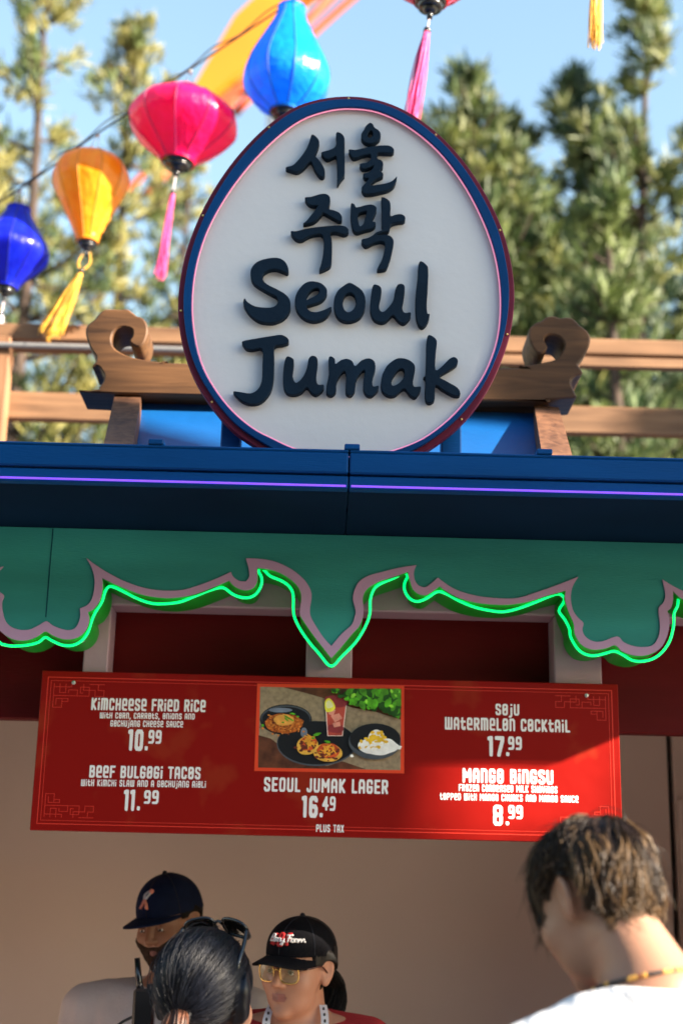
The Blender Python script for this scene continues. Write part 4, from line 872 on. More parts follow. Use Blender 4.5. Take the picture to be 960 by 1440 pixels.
pine('broad low dark pine just right of the sign, behind the twin-topped pine', 700, 290, 20.5, 2.0, 3.2, 30, [N_green, N_dark], .95, bias=.6, nd=19, tuft=.27)
# ------------------------------------------------------------------ people
def skin(name, col, red=.25):
    c = np.array(col); m = mat(name, c*np.array([.9, .88, .86]), .48, 0, 9, .06, 260, spec=.35, col2=np.clip(c*np.array([1.08, .98, .96]), 0, 1))
    b = m.node_tree.nodes['Principled BSDF']; b.inputs['Subsurface Weight'].default_value = .12
    b.inputs['Subsurface Radius'].default_value = (.012, .005, .003); b.inputs['Subsurface Scale'].default_value = .6
    return m
class Person:
    """one continuous body: head, neck, trunk, arms with five-fingered hands, legs; local frames x = the person's right, y = forward, z = up"""
    def __init__(s, label, H, psi, pitch, roll=0., scale=1., body=None, lean=(0, .02), wide=1., slope=0., stat=1.74, fem=False, name='person', drop=.008):
        s.H = np.array(H); s.k = scale; s.drop = drop; s.fem = fem; s.wide = wide
        s.Rh = np.array(Matrix.Rotation(psi, 3, 'Z') @ Matrix.Rotation(-pitch, 3, 'X') @ Matrix.Rotation(roll, 3, 'Y'))
        bp = psi if body is None else body; s.Rb = np.array(Matrix.Rotation(bp, 3, 'Z'))
        nb = s.H+s.Rh@(np.array([0, -.03, -.075])*scale); s.neck_top = nb
        s.base = np.array([s.H[0], s.H[1], 0.])-s.Rb@np.array([lean[0], lean[1], 0])
        s.zn = s.H[2]-.205*scale-.02+slope; s.S = s.zn/.825
        s.root = empty(name, (s.base[0], s.base[1], 0)); tag(s.root, label, 'person')
        s.lm = {}
    def hl(s, P): return (P-s.H)@s.Rh/s.k                     # world -> head
    def hw(s, p): return s.H+(s.Rh@(np.asarray(p, float).T*s.k)).T
    def bl(s, P): return (P-s.base)@s.Rb
    def bw(s, p): return s.base+(s.Rb@np.asarray(p, float).T).T
    def head(s, P):
        q = s.hl(P); m = q*np.array([1, 1, 1]); m[:, 0] = np.abs(m[:, 0])
        f = .97 if s.fem else 1.0
        d = ell(q, (0, -.018, .03), (.075, .095, .088))
        d = sm(d, ell(m, (.012, .035, -.025), (.056*f, .056, .085)), .03)
        d = sm(d, ell(q, (0, .034, -.07), (.050*f, .048, .042)), .025)
        d = sm(d, ell(q, (0, .076, -.100), (.020*f, .016, .015)), .02)
        d = sm(d, ell(m, (.045, .055, -.028), (.022, .024, .022)), .02)
        d = sm(d, caps(m, (0, .078, .022), (.034, .068, .024), .012), .014)
        d = smx(d, -ell(m, (.031, .100, .002), (.020, .0225, .0135)), .010)
        d = sm(d, ell(m, (.031, .0735, .001), (.0155, .0125, .0115)), .004)
        d = sm(d, caps(q, (0, .085, .012), (0, .104, -.026), .0075, .0115), .010)
        d = sm(d, ell(m, (.0115, .094, -.031), (.009, .010, .008)), .006)
        d = smx(d, -ell(m, (.0062, .0985, -.0395), (.0034, .0055, .0040)), .002)
        d = sm(d, caps(m, (0, .0895, -.0565), (.019, .080, -.060), .0058, .004), .005)
        d = sm(d, caps(m, (0, .0885, -.0665), (.016, .080, -.0655), .0068, .0045), .005)
        d = smx(d, -caps(m, (0, .0985, -.0612), (.020, .087, -.0618), .0026), .003)
        e = m-np.array([.0775, -.012, -.002]); c, sn = math.cos(.32), math.sin(.32)
        e = np.stack([e[:, 0]*math.cos(.45)+e[:, 1]*math.sin(.45), -e[:, 0]*math.sin(.45)+e[:, 1]*math.cos(.45), e[:, 2]], 1)
        e = np.stack([e[:, 0], e[:, 1]*c+e[:, 2]*sn*.6, e[:, 2]*c-e[:, 1]*sn*.6], 1)
        ear = ell(e, (0, 0, 0), (.0085, .019, .033)); ear = smx(ear, -ell(e, (.009, .001, .004), (.0075, .0115, .021)), .005)
        ear = sm(ear, ell(e, (.001, .0, -.026), (.006, .010, .010)), .006)
        return sm(d, ear, .007)*s.k
    def fn(s, P):
        d = s.head(P); b = s.bl(P); S = s.S; W = s.wide
        nt, nbs = s.bl(s.neck_top[None])[0], np.array([0, -.015, s.zn+.005]); s.nbs = nbs
        r = (.050 if s.fem else .057)
        nk = caps(b, nt, nbs, r*s.k, r*1.12); d = sm(d, nk, .022)
        d = sm(d, s.trunk(b), .035)
        m = b.copy(); m[:, 0] = np.abs(m[:, 0])
        for f_ in s.limbs(): d = sm(d, caps(m, *f_), .018)
        hw_, hh = np.array([.150*S*W, .05*S, .455*S]), None
        pal = ell(m, hw_+[.0, .006, -.045], (.016, .040, .048)); d = sm(d, pal, .015)
        for i, (dy, L) in enumerate(((.032, .072), (.011, .082), (-.010, .076), (-.030, .060))):
            a = hw_+[0, dy, -.085]; k1 = a+np.array([-.006, .004, -L*.5]); k2 = k1+np.array([-.016, .008, -L*.42])
            d = sm(d, caps(m, a, k1, .0088, .0080), .005); d = sm(d, caps(m, k1, k2, .0080, .0066), .003)
        a = hw_+[-.004, .036, -.03]; k1 = a+np.array([-.016, .030, -.03]); k2 = k1+np.array([-.006, .010, -.032])
        d = sm(d, caps(m, a, k1, .0115, .0095), .006); d = sm(d, caps(m, k1, k2, .0095, .0075), .003)
        return d
    def limbs(s):
        S, W = s.S, s.wide
        return [((.118*S*W, -.005*S, .800*S-s.drop), (.138*S*W, -.005*S, .625*S), .047, .040), ((.138*S*W, -.005*S, .625*S), (.150*S*W, .048*S, .465*S), .038, .026),
                ((.052*S, 0, .50*S), (.056*S, .012*S, .285*S), .078, .054), ((.056*S, .012*S, .285*S), (.058*S, -.012*S, .055*S), .052, .036),
                ((.058*S, -.02*S, .035), (.068*S, .095*S, .03), .036, .028)]
    def trunk(s, b):
        S, W = s.S, s.wide; m = b.copy(); m[:, 0] = np.abs(m[:, 0])
        d = ell(b, (0, 0, .715*S), (.098*S*W, .068*S, .115*S)); d = sm(d, ell(b, (0, .006, .60*S), (.088*S*W, .062*S, .11*S)), .05)
        d = sm(d, ell(b, (0, -.004, .515*S), (.098*S, .068*S, .075*S)), .05); d = sm(d, caps(m, (0, -.008, .80*S-.3*s.drop), (.105*S*W, -.006, .797*S-s.drop), .052, .046), .04)
        d = sm(d, caps(m, (0, -.02, s.zn-.005), (.085*S*W, -.010, .815*S-.85*s.drop), .040, .034), .05)
        if s.fem: d = sm(d, ell(m, (.045*S, .058*S, .70*S), (.042*S, .032*S, .042*S)), .03)
        return d
    def build(s, msk, mlip, h=.0038):
        ext = .36; lo = np.array([min(s.base[0], s.H[0])-ext, min(s.base[1], s.H[1])-ext, -.01]); hi = np.array([max(s.base[0], s.H[0])+ext, max(s.base[1], s.H[1])+ext, s.H[2]+.14])
        zw, kz = s.H[2]-.17, 3.0                                # finer slices for the head, coarser below
        lo = np.array([min(s.base[0], s.H[0])-.335, min(s.base[1], s.H[1])-.25, zw-(zw+.012)/kz]); hi = np.array([max(s.base[0], s.H[0])+.335, max(s.base[1], s.H[1])+.25, s.H[2]+.135])
        unw = lambda P: np.stack([P[:, 0], P[:, 1], np.where(P[:, 2] < zw, zw+(P[:, 2]-zw)*kz, P[:, 2])], 1)
        V, Q = sdf_mesh(lambda P: s.fn(unw(P)), lo, hi, h, 3.0); V = unw(V); c = s.hl(V[Q].mean(1)); ax_ = np.abs(c[:, 0])
        lip = (c[:, 1] > .078) & (ax_ < .021-.25*np.abs(c[:, 2]+.062)) & (np.abs(c[:, 2]+.0618) < .0098)
        o = meshobj('body', V, Q, [msk, mlip], s.root, lip.astype(int), True); s.body = o; return o
    def cloth(s, name, fn, lo, hi, m, h=.006):
        V, Q = sdf_mesh(fn, lo, hi, h); return meshobj(name, V, Q, m, s.root, None, True)
    def box(s, z0, z1, e=.37): return [s.base[0]-e, s.base[1]-e, z0], [s.base[0]+e, s.base[1]+e, z1]
    def shirt(s, m, off=.012, collar=.03, front=.35, folds=.006, name='shirt', long=False, seed=1, open_=False):
        S, W = s.S, s.wide
        def fn(P):
            b = s.bl(P); q = b.copy(); q[:, 0] = np.abs(q[:, 0]); d = s.trunk(b); L = s.limbs(); n0 = np.array([0, -.015, s.zn+.005]); n1 = s.bl(s.neck_top[None])[0]
            d = sm(d, caps(b, n0, n0+(n1-n0)*.28, .062 if not s.fem else .054), .03)
            d = sm(d, caps(q, L[0][0], L[0][1], .052, .050), .03)
            if long: d = sm(d, caps(q, L[1][0], L[1][1], .046, .034), .02)
            d = d-off-folds*wav(b, 22, seed)*np.clip((s.zn+.02-b[:, 2])*9, 0.1, 1)-folds*.5*wav(b*[1, 1, .45], 55, seed+3)
            d = smx(d, b[:, 2]-(s.zn+collar)+front*np.clip(b[:, 1]+.02, -.02, .2)-.05*np.abs(b[:, 0]), .006)
            if not long: d = smx(d, np.where(q[:, 0] > .115*S*W, (.66*S-q[:, 2]), -1), .006)
            return smx(d, .50*S-b[:, 2], .01)
        return s.cloth(name, fn, *s.box(.47*S, s.zn+.12), m)
    def trousers(s, m):
        S = s.S
        def fn(P):
            b = s.bl(P); q = b.copy(); q[:, 0] = np.abs(q[:, 0]); L = s.limbs(); d = sm(ell(b, (0, -.004, .515*S), (.098*S, .068*S, .075*S)), caps(q, L[2][0], L[2][1], .084, .066), .03)
            d = sm(d, caps(q, L[3][0], L[3][1], .064, .056), .02)-.010-.003*wav(b, 18, 5); return smx(smx(d, .07-b[:, 2], .01), b[:, 2]-.56*S, .01)
        s.cloth('trousers', fn, *s.box(.03, .62*S), m, .008)
        def sh(P):
            b = s.bl(P); q = b.copy(); q[:, 0] = np.abs(q[:, 0]); L = s.limbs(); return smx(caps(q, L[4][0]+np.array([0, 0, .004]), L[4][1], .047, .038), .004-b[:, 2], .006)
        s.cloth('shoes', sh, *s.box(-.01, .12), M_shoe, .006)
    def eyes(s, iris=(.05, .025, .012), lid=.35):
        for sg in (-1, 1):
            c = np.array([sg*.031, .0755, .001]); b = MB(); b.ball((0, 0, 0), .0118*s.k, 0, 16, 12); V = np.array(b.V)@s.Rh.T+s.hw(c)
            loc = s.hl(V)-c; look = np.array([0, 1, -.25]); look = look/np.linalg.norm(look)
            fc = np.array([np.mean([loc[i] for i in f], 0) for f in b.F]); fc /= np.linalg.norm(fc, axis=1, keepdims=True)+1e-9; mi = ((fc@look) > .90).astype(int)
            meshobj('eyeball', V, b.F, [M_eye, M_iris], s.root, mi, True)
    def lids(s, m, cover=.2, lash=None):
        for sg in (-1, 1):
            c = np.array([sg*.031, .0755, .001]); b = MB(); b.ball((0, 0, 0), .0131, 0, 20, 16); V = np.array(b.V); keep = [f for f in b.F if np.mean([V[i] for i in f], 0)@np.array([0, -.45+cover, .9])/.0131 > -.25+.25*(1-cover) and np.mean([V[i] for i in f], 0)[1] > -.004]
            meshobj('eyelid', s.hw(V+c), keep, m, s.root, None, True)
            P = [s.hw(c+np.array([.0132*math.sin(a)*.92, .0132*math.cos(a)*.93, .0030-cover*.020-.004*math.sin(a)**2])) for a in np.linspace(-1.15, 1.15, 12)]
            k = MB(); k.tube(P, .0009, 5); k.build('eyelash', lash or M_iris, s.root, True)
    def shell(s, name, region, off, m, h=.003, noise=.0, ns=60, pad=.16):
        """hair, beard, brows: the head's own surface pushed out by off inside region"""
        def fn(P):
            q = s.hl(P); d = s.head(P)-off-(noise*wav(q, ns, 3) if noise else 0); return smx(d, region(q)*s.k, .004)
        return s.cloth(name, fn, s.H-pad, s.H+pad, m, h)
    def paths(s, name, fn_, n, m, r=.0011, K=9, mi=None, nn=3):
        P = np.array([s.hw(fn_(i)) for i in range(n)]); R = r*(1-.75*np.linspace(0, 1, K)**2)[None, :]*RNG.uniform(.7, 1.2, (n, 1)); return strands(name, P, R, m, s.root, nn, mi)
M_eye = mat('eye_white', (.62, .6, .57), .25); M_iris = mat('iris_brown', (.03, .014, .008), .15); M_shoe = mat('shoe_canvas', (.03, .03, .035), .7)
M_denim = mat('denim', (.02, .035, .075), .8, .2, 30, .2, 200); M_black = mat('black_cloth', (.012, .012, .014), .85, .2, 20, .2, 150)
def hairmat(name, c1, c2, rough=.38, sc=60, spec=.5):
    m = mat(name, c1, rough, 0, sc, 0, col2=c2, spec=spec, stretch=(1, 1, .25)); m.node_tree.nodes['Principled BSDF'].inputs['Anisotropic'].default_value = .4; return m
SK = ell
HC, HR = np.array([0, -.018, .03]), np.array([.075, .095, .088])
def on_skull(d, off): d = np.asarray(d, float); d = d/np.linalg.norm(d, axis=-1, keepdims=True); return HC+d*(HR+off)

# --- tall customer on the right, seen from behind, head bowed
H1 = at(834, 1268, 2.05)
p1 = Person('tall customer with wavy brown hair and white shirt, seen from behind at the right', H1, rad(38), rad(30), rad(2), .875, body=rad(14), lean=(-.046, .078), wide=1.02, slope=.070, drop=.055)
S1 = skin('fair_skin', (.30, .165, .11)); L1 = mat('fair_lips', (.42, .17, .14), .4)
p1.build(S1, L1, .0030)
M_white = mat('white_cotton', (.62, .62, .64), .85, .03, 8, .25, 130); p1.shirt(M_white, .011, .013, .35, .0055)
p1.trousers(M_denim); p1.eyes()
HB1 = hairmat('brown_hair', (.008, .005, .004), (.026, .014, .008), .4, spec=.25); HL1 = hairmat('brown_hair_pale', (.05, .028, .012), (.14, .082, .036), .45, spec=.3)  # second tone is paler, set more often low at the back
EAR = lambda q, r: r-np.linalg.norm((np.stack([np.abs(q[:, 0]), q[:, 1], q[:, 2]], 1)-np.array([.078, -.008, -.012]))*np.array([.55, 1, .85]), axis=1)
p1.shell('hair', lambda q: np.maximum(np.maximum(.004-q[:, 2]+np.clip(q[:, 1], -.12, 0)*.85+np.clip(q[:, 1]-.02, 0, 1)*.9, q[:, 1]-.070), EAR(q, .036)), .005, HB1, .0035, .003, 70)
GD1 = np.array([0, 0, -1.0])@p1.Rh; crown = np.array([.01, -.055, .10]); crown = crown/np.linalg.norm(crown)
guides = []
def lock(n):
    """root directions and flow of one wavy lock"""
    out = []
    while len(out) < n:
        d = RNG.normal(size=3); d /= np.linalg.norm(d); p = on_skull(d, 0)
        lim = -.012 if p[1] > .0 else (-.05 if p[1] > -.035 else -.10)
        if p[2] < lim or (p[1] > .066 and p[2] < .06): continue
        if EAR(p[None], .050)[0] > 0: continue
        out.append(d)
    return out
LK = lock(340); LKP = RNG.uniform(0, 6.28, (340, 3)); LKL = RNG.uniform(.055, .115, 340); LKR = RNG.uniform(.001, .0125, 340); LKC = RNG.uniform(0, 1, 340); LKW = RNG.uniform(.003, .0105, 340)
def strand1(i, K=9):
    g = i % 340; d = LK[g]+RNG.normal(size=3)*.06; d /= np.linalg.norm(d)
    flow = d-crown*1.0; flow -= d*(flow@d); flow /= np.linalg.norm(flow)+1e-6
    if d[1] > .35: flow = flow+np.array([0, .9, -.1])          # fringe falls forward
    flow = flow+np.array([0, 0, -.35]); flow -= d*(flow@d); flow /= np.linalg.norm(flow)+1e-6
    side = np.cross(d, flow); L = LKL[g]*RNG.uniform(.75, 1.12); L *= 1.35 if d[1] > .45 else 1.0
    if d[2] < -.25 and d[1] < .1: L *= .95
    p_ = on_skull(d, 0)
    if abs(p_[0]) > .045 and -.055 < p_[1] < .06 and p_[2] < .10: L *= .38
    t = np.linspace(0, 1, K)[:, None]; w_ = LKW[g]*np.sin(t*6.4*RNG.uniform(.93, 1.07)+LKP[g, 0])*(.25+t); w2 = LKW[g]*.8*np.cos(t*5.6+LKP[g, 1])*(.2+t)
    th = t*L/.09; zz_ = (d*np.cos(th)+flow*np.sin(th))[:, 2]; zl = -.30 if d[1] < .3 else -.15
    k_ = int(np.argmax(zz_ < zl)) if (zz_ < zl).any() and d[2] > zl else (K if d[2] > zl else 0); tl = th[min(k_, K-1), 0] if k_ < K else 99.
    ex = np.minimum(np.maximum(th-tl, 0)*.09, .014 if d[1] > .2 else .045); th = np.minimum(th, tl); dd = d*np.cos(th)+flow*np.sin(th)+side*w_/.09
    lift = .004+LKR[g]*np.sin(np.clip(t*1.35, 0, 1)*math.pi*.62)+w2*.7+.0035*RNG.normal()
    p = on_skull(dd, np.maximum(lift, .002)); lift = lift+(i % 13 == 0)*RNG.uniform(0, .016)*t
    p = p+RNG.normal(size=3)*.0022*(1.2-t)+GD1*L*.16*t**2.2+(GD1+np.array([0, -.12, 0])*(d[1] < .2))*ex*.9
    bad = ((EAR(p, .037) > 0) & (p[:, 2] < .03)) | ((p[:, 1] > -.01) & (p[:, 2] < -.030)) | ((np.abs(p[:, 0]) > .04) & (p[:, 1] > -.045) & (p[:, 2] < -.045))
    if bad.any(): k_ = max(int(np.argmax(bad)), 1); p[k_:] = p[k_-1]+(p[k_:]-p[k_-1])*.02
    return p
NS = 9500; LKT = np.array([.84-.55*(d[1] < .1)*np.clip(.55-d[2], 0, 1)-.12*(d[0] > 0) for d in LK]); tone = (LKC > LKT).astype(int)[np.arange(NS) % 340]; tone[RNG.uniform(size=NS) < .08] = 1
p1.paths('wavy_hair', strand1, NS, [HB1, HL1], .00095, 9, tone)
def fly1(i, K=9):
    p = strand1(int(RNG.integers(0, 9500)), K); t = np.linspace(0, 1, K)[:, None]; n = p-HC; n /= np.linalg.norm(n, axis=1, keepdims=True)
    return p+n*t**1.6*RNG.uniform(.004, .022)+RNG.normal(size=3)*.007*t**1.5+np.sin(t*8+i)*RNG.normal(size=3)*.0016
p1.paths('loose_hair', fly1, 420, [HB1, HL1], .0007, 9, (RNG.uniform(size=420) < .3).astype(int))
FLY = [[(830, 1153), (838, 1140), (852, 1133), (868, 1138)], [(868, 1158), (876, 1143), (878, 1128), (866, 1120), (848, 1117), (826, 1128)], [(872, 1165), (884, 1157), (886, 1142), (874, 1132), (850, 1128), (843, 1140), (846, 1150)], [(800, 1170), (812, 1158), (835, 1152), (850, 1155)]]
b = MB()
for f_ in FLY: P = catmull([at(x, y+18, p1.H[1]-.03+.004*i) for i, (x, y) in enumerate(f_)], 5, False); b.tube(P, np.linspace(.0011, .0006, len(P)), 5)
b.build('stray_curls', HB1, p1.root, True)
# beaded necklace: beads strung round the base of the neck
bead = [mat('bead_black', (.012, .012, .015), .3), mat('bead_gold', (.62, .33, .06), .3), mat('bead_brown', (.22, .07, .02), .35)]
b = MB(); nb = p1.bl(p1.neck_top[None])[0]; na = np.array([0, -.015, p1.zn+.005]); axn = (nb-na)/np.linalg.norm(nb-na)+np.array([0, 0, 1.1]); axn /= np.linalg.norm(axn)
e1 = np.cross(axn, [0, 1, 0]); e1 /= np.linalg.norm(e1); e2 = np.cross(axn, e1); cN = na+(nb-na)*.30
NB = 64; pat = [0, 0, 0, 1, 0, 0, 0, 0, 1, 1, 2, 1, 0, 0, 0, 1, 1, 2, 1, 1, 2, 0]
for k in range(NB):
    a = 2*math.pi*k/NB; u_ = e1*math.cos(a)+e2*math.sin(a); ray = cN+u_*np.linspace(.02, .12, 80)[:, None]
    dd = p1.fn(p1.bw(ray)); j = int(np.argmax(dd > .0022)) if (dd > .0022).any() else 60
    c = p1.bw(ray[j]); t_ = p1.Rb@(-e1*math.sin(a)+e2*math.cos(a)); b.tube([c-t_*.0032, c-t_*.0026, c+t_*.0026, c+t_*.0032], [.0018, .0028, .0028, .0018], 8, pat[k % len(pat)])
b.build('bead_necklace', bead, p1.root, True)

# --- dark-haired customer seen from behind
H2 = at(291, 1404, 2.7)
p2 = Person('customer with sleek dark ponytail and sunglasses pushed up on her hair', H2, rad(-24), rad(4), 0, .93, body=rad(-12), lean=(0, .03), wide=.92, fem=True)
p2.build(skin('light_skin', (.44, .24, .165)), mat('soft_lips', (.40, .15, .13), .4), .004); p2.shirt(M_black, .012, .012, .35, .005, seed=4); p2.trousers(M_denim); p2.eyes()
HB2 = hairmat('black_hair', (.0025, .003, .006), (.007, .009, .017), .42, 90, .3); HP2 = hairmat('auburn_hair', (.07, .02, .008), (.22, .075, .03), .4)
face2 = lambda q: np.maximum(q[:, 1]-.060+np.clip(-q[:, 2]+.06, 0, .2)*.75, -.075-q[:, 2]-np.clip(-q[:, 1]-.02, 0, .1)*.3)
p2.shell('hair', face2, .011, HB2, .0032, .0012, 90)
pt = np.array([0, -.098, -.030])                                 # where the ponytail is tied
def strand2(i, K=10):
    while True:
        d = RNG.normal(size=3); d /= np.linalg.norm(d); p = on_skull(d, .011)
        if p[1] > .055-np.clip(-p[2]+.06, 0, .2)*.8 or p[2] < -.045: continue
        break
    t = np.linspace(0, 1, K)[:, None]; e = (pt-HC)/(HR+.011); e = e/np.linalg.norm(e); om = math.acos(np.clip(d@e, -.999, .999))
    dd = (np.sin((1-t)*om)*d+np.sin(t*om)*e)/math.sin(om); return on_skull(dd, .0115+.002*np.sin(t*math.pi)+RNG.uniform(0, .0018))
p2.paths('combed_hair', strand2, 3600, HB2, .00075, 10)
def fly2(i, K=10):
    P = (strand2(i, K)-HC)*(1+RNG.uniform(.03, .13)*np.sin(np.linspace(0, 1, K)*math.pi*RNG.uniform(.6, 1.1)))[:, None]+HC
    return P+RNG.normal(size=3)*.003
p2.paths('loose_hair', fly2, 170, HB2, .0005, 10)
def tail2(i, K=10):
    a, r = RNG.uniform(0, 6.28), math.sqrt(RNG.uniform()); t = np.linspace(0, 1, K)[:, None]
    o = np.array([math.cos(a)*.016, 0, math.sin(a)*.016])*r
    return pt+np.array([0, -.006, 0])+o*(1+1.5*np.sin(t*2.2))+np.array([0, -.030, 0])*np.sin(t*math.pi*.8)+np.array([0, .015, -.25])*t**1.3*RNG.uniform(.8, 1.1)+np.array([.004*math.sin(a*3), 0, 0])*np.sin(t*9+a)
p2.paths('ponytail', tail2, 1300, HP2, .0011, 10)
b = MB(); cc = [p2.hw(pt+np.array([math.cos(a)*.019, -.006, math.sin(a)*.019])) for a in np.linspace(0, 6.28, 20, endpoint=False)]; b.tube(cc, .006, 8, closed=True); b.build('hair_tie', M_black, p2.root, True)
M_gblk = mat('black_plastic', (.006, .007, .010), .22, coat=.3); M_glens = mat('dark_lens', (.012, .011, .012), .08)
def spec_frame(p, C, wd, ht, dep, tilt, mf, ml, rt=.0022, name='sunglasses', arm=.115, lensalpha=None, gap=.009, armm=None):
    """glasses in head coordinates: C centre of the bridge, wd/ht of a lens, arms run back by arm"""
    Rt = np.array(Matrix.Rotation(tilt, 3, 'X')); o = None; fr = MB(); ln = []
    for sg in (-1, 1):
        pts = []
        for a in np.linspace(0, 2*math.pi, 36, endpoint=False):
            x = np.sign(math.cos(a))*abs(math.cos(a))**.62*wd/2; z = np.sign(math.sin(a))*abs(math.sin(a))**.68*ht/2*(1 if math.sin(a) > 0 else 1.06)
            X = sg*(gap+wd/2)+x*(1+.06*z/ht*sg*0); pts.append(np.array([X, -dep*(X/.07)**2, z]))
        W = [p.hw(C+Rt@q) for q in pts]; fr.tube(W, rt*p.k, 8, closed=True); ln.append(W)
    fr.tube([p.hw(C+Rt@np.array([x, .002-.004*abs(x)/gap, ht*.16+.003*math.cos(x/gap*1.5)])) for x in np.linspace(-gap, gap, 7)], rt*p.k*.9, 8)
    g = fr.build(name, mf, p.root, True)
    for W in ln:
        b = MB(); c = np.mean(W, 0); b.add([c]+list(W), [(0, i+1, (i+1) % len(W)+1) for i in range(len(W))]); b.build('lens', ml, g)
    for sg in (-1, 1):
        a0 = np.array([sg*(gap+wd+.001), -dep*((gap+wd)/.07)**2-.001, ht*.22]); a1 = np.array([sg*.081, -arm*.72, ht*.16]); a2 = np.array([sg*.079, -arm, -ht*.35])
        b = MB(); b.tube([p.hw(C+Rt@q) for q in catmull([a0, (a0+a1)/2+[sg*.002, 0, 0], a1, a2], 4, False)], rt*p.k*1.15, 8); b.build('temple_arm', armm or mf, g, True)
    return g
spec_frame(p2, np.array([0, .030, .138]), .060, .046, .016, rad(52), M_gblk, M_glens, .0034, arm=.135)

# --- peaked caps
def cap_(p, m, mb, C=np.array([0, -.012, .030]), R=np.array([.083, .106, .098]), brim=.075, droop=.022, z0=.028, btilt=.06, hard=.0):
    V = []; Q = []; NA, NE = 48, 14
    sh = lambda a, e: C+np.array([R[0]*math.sin(a)*math.cos(e), R[1]*math.cos(a)*math.cos(e), R[2]*(math.sin(e)**(.86))])
    for j in range(NE+1):
        e = max(j/NE*math.pi/2, 1e-4)
        for i in range(NA):
            a = 2*math.pi*i/NA; q = sh(a, e); q[2] += (-.012 if math.cos(a) < 0 else 0)*(-math.cos(a))*(1-j/NE); V.append(q)
    for j in range(NE):
        for i in range(NA): k = (i+1) % NA; Q.append((j*NA+i, j*NA+k, (j+1)*NA+k, (j+1)*NA+i))
    g = meshobj('cap', p.hw(V), Q, m, p.root, None, True)
    b = MB()
    for k in range(6):
        a = k*math.pi/3; b.tube([p.hw(C+(sh(a, e)-C)*1.004) for e in np.linspace(.03, 1.5, 16)], .0011, 5)
    b.build('stitched_seam', mb, g, True)
    b = MB(); b.ball(p.hw(C+[0, 0, R[2]+.002]), .0065, 0, 10, 6); b.build('top_button', mb, g, True)
    V = []; Q = []; NU, NV = 25, 9
    for lay in (0, -.0035):
        for iu in range(NU):
            a = rad(-64+128*iu/(NU-1)); q0 = C+np.array([R[0]*1.005*math.sin(a), R[1]*1.005*math.cos(a), .002])
            ext = brim*(max(math.cos(a*1.40), 0)**.42)
            for jv in range(NV):
                t = jv/(NV-1); y = q0[1]+ext*t; x = q0[0]*(1-.05*t); V.append((x, y, q0[2]-droop*(x/.07)**2*(.4+.6*t)-btilt*ext*t*3+lay+.004*t*(1-t)))
    o = NU*NV
    for iu in range(NU-1):
        for jv in range(NV-1):
            k = iu*NV+jv; Q.append((k, k+1, k+NV+1, k+NV)); Q.append((o+k, o+k+NV, o+k+NV+1, o+k+1))
        k = iu*NV+NV-1; Q.append((k, o+k, o+k+NV, k+NV))
    meshobj('brim', p.hw(V), Q, m, g, None, True)
    return g, sh, C
def on_cap(p, g, sh, C, strokes, hw, m, name, k, a0=0, e0=.45, h=.05, off=1.014):
    """embroidery: strokes in letter units -> wrapped on the crown of the cap; x runs to the person's left"""
    b = MB()
    for pl_ in strokes:
        pts = []
        for A, B_ in zip(pl_[:-1], pl_[1:]):
            for t in np.linspace(0, 1, 5): pts.append((A[0]+(B_[0]-A[0])*t, A[1]+(B_[1]-A[1])*t))
        W = []
        for x, y in pts: q = sh(a0-x*k/.09, e0+y*k/.105); W.append(p.hw(C+(q-C)*off))
        b.tube(W, hw, 6)
    return b.build(name, m, g, True)

# --- man at the back in a navy cap
H3 = at(238, 1297, 3.85)
p3 = Person('bearded worker in a navy baseball cap and pale shirt, behind the counter', H3, rad(150), rad(14), rad(4), .93, body=rad(168), lean=(0, .03), wide=1.12, slope=.035)
S3 = skin('tan_skin', (.26, .13, .078)); p3.build(S3, mat('tan_lips', (.15, .05, .042), .5), .0027)
M_pale = mat('pale_grey_shirt', (.40, .36, .36), .8, .08, 12, .2, 120); p3.shirt(M_pale, .016, .03, .3, .006, long=True, seed=9, name='work_shirt'); p3.trousers(M_black); p3.eyes(); p3.lids(S3, .42)
HB3 = hairmat('dark_hair', (.006, .0045, .004), (.014, .010, .008), .7, spec=.1)
p3.shell('hair', lambda q: np.maximum(np.maximum(np.minimum(q[:, 1]+.020, np.maximum(q[:, 1]-.034, .012-q[:, 2])), -.062-q[:, 2]), EAR(q, .030)), .006, HB3, .0034, .0012, 120)
HBD = hairmat('beard_hair', (.018, .011, .008), (.048, .028, .019), .8, 200, spec=.1)
def beard(q):
    x = np.abs(q[:, 0]); mouth = .0095-np.hypot(x*.75, (q[:, 2]+.062)*1.35); lower = q[:, 2]+.048+np.clip(x-.022, 0, 1)*-.9+np.clip(q[:, 1]-.02, 0, 1)*.0
    cheek = np.maximum(q[:, 2]+.046-np.clip(x-.02, 0, .05)*.45-np.clip(.05-q[:, 1], 0, .06)*.35, 0*x-1)
    return np.maximum(np.maximum(np.maximum(cheek, mouth), -q[:, 1]+.022), -.135-q[:, 2])
p3.shell('beard', beard, .0030, HBD, .0026, .0020, 170)
for sg in (-1, 1):
    b = MB(); b.tube([p3.hw((sg*x, y, z)) for x, y, z in ((.013, .0905, .0245), (.024, .089, .029), (.036, .081, .0295), (.046, .070, .025))], [.0025, .0036, .0034, .0018], 6); b.build('eyebrow', HB3, p3.root, True)
M_ncap = mat('navy_cap_cloth', (.005, .010, .034), .8, .2, 40, .15, 220, spec=.1); M_nseam = mat('navy_cap_seam', (.003, .005, .014), .8)
g3, sh3, C3 = cap_(p3, M_ncap, M_nseam, R=np.array([.086, .108, .102]), brim=.080, droop=.008, btilt=.02)
M_silver, M_salmon = mat('silver_thread', (.34, .36, .42), .5), mat('salmon_thread', (.55, .20, .15), .5)
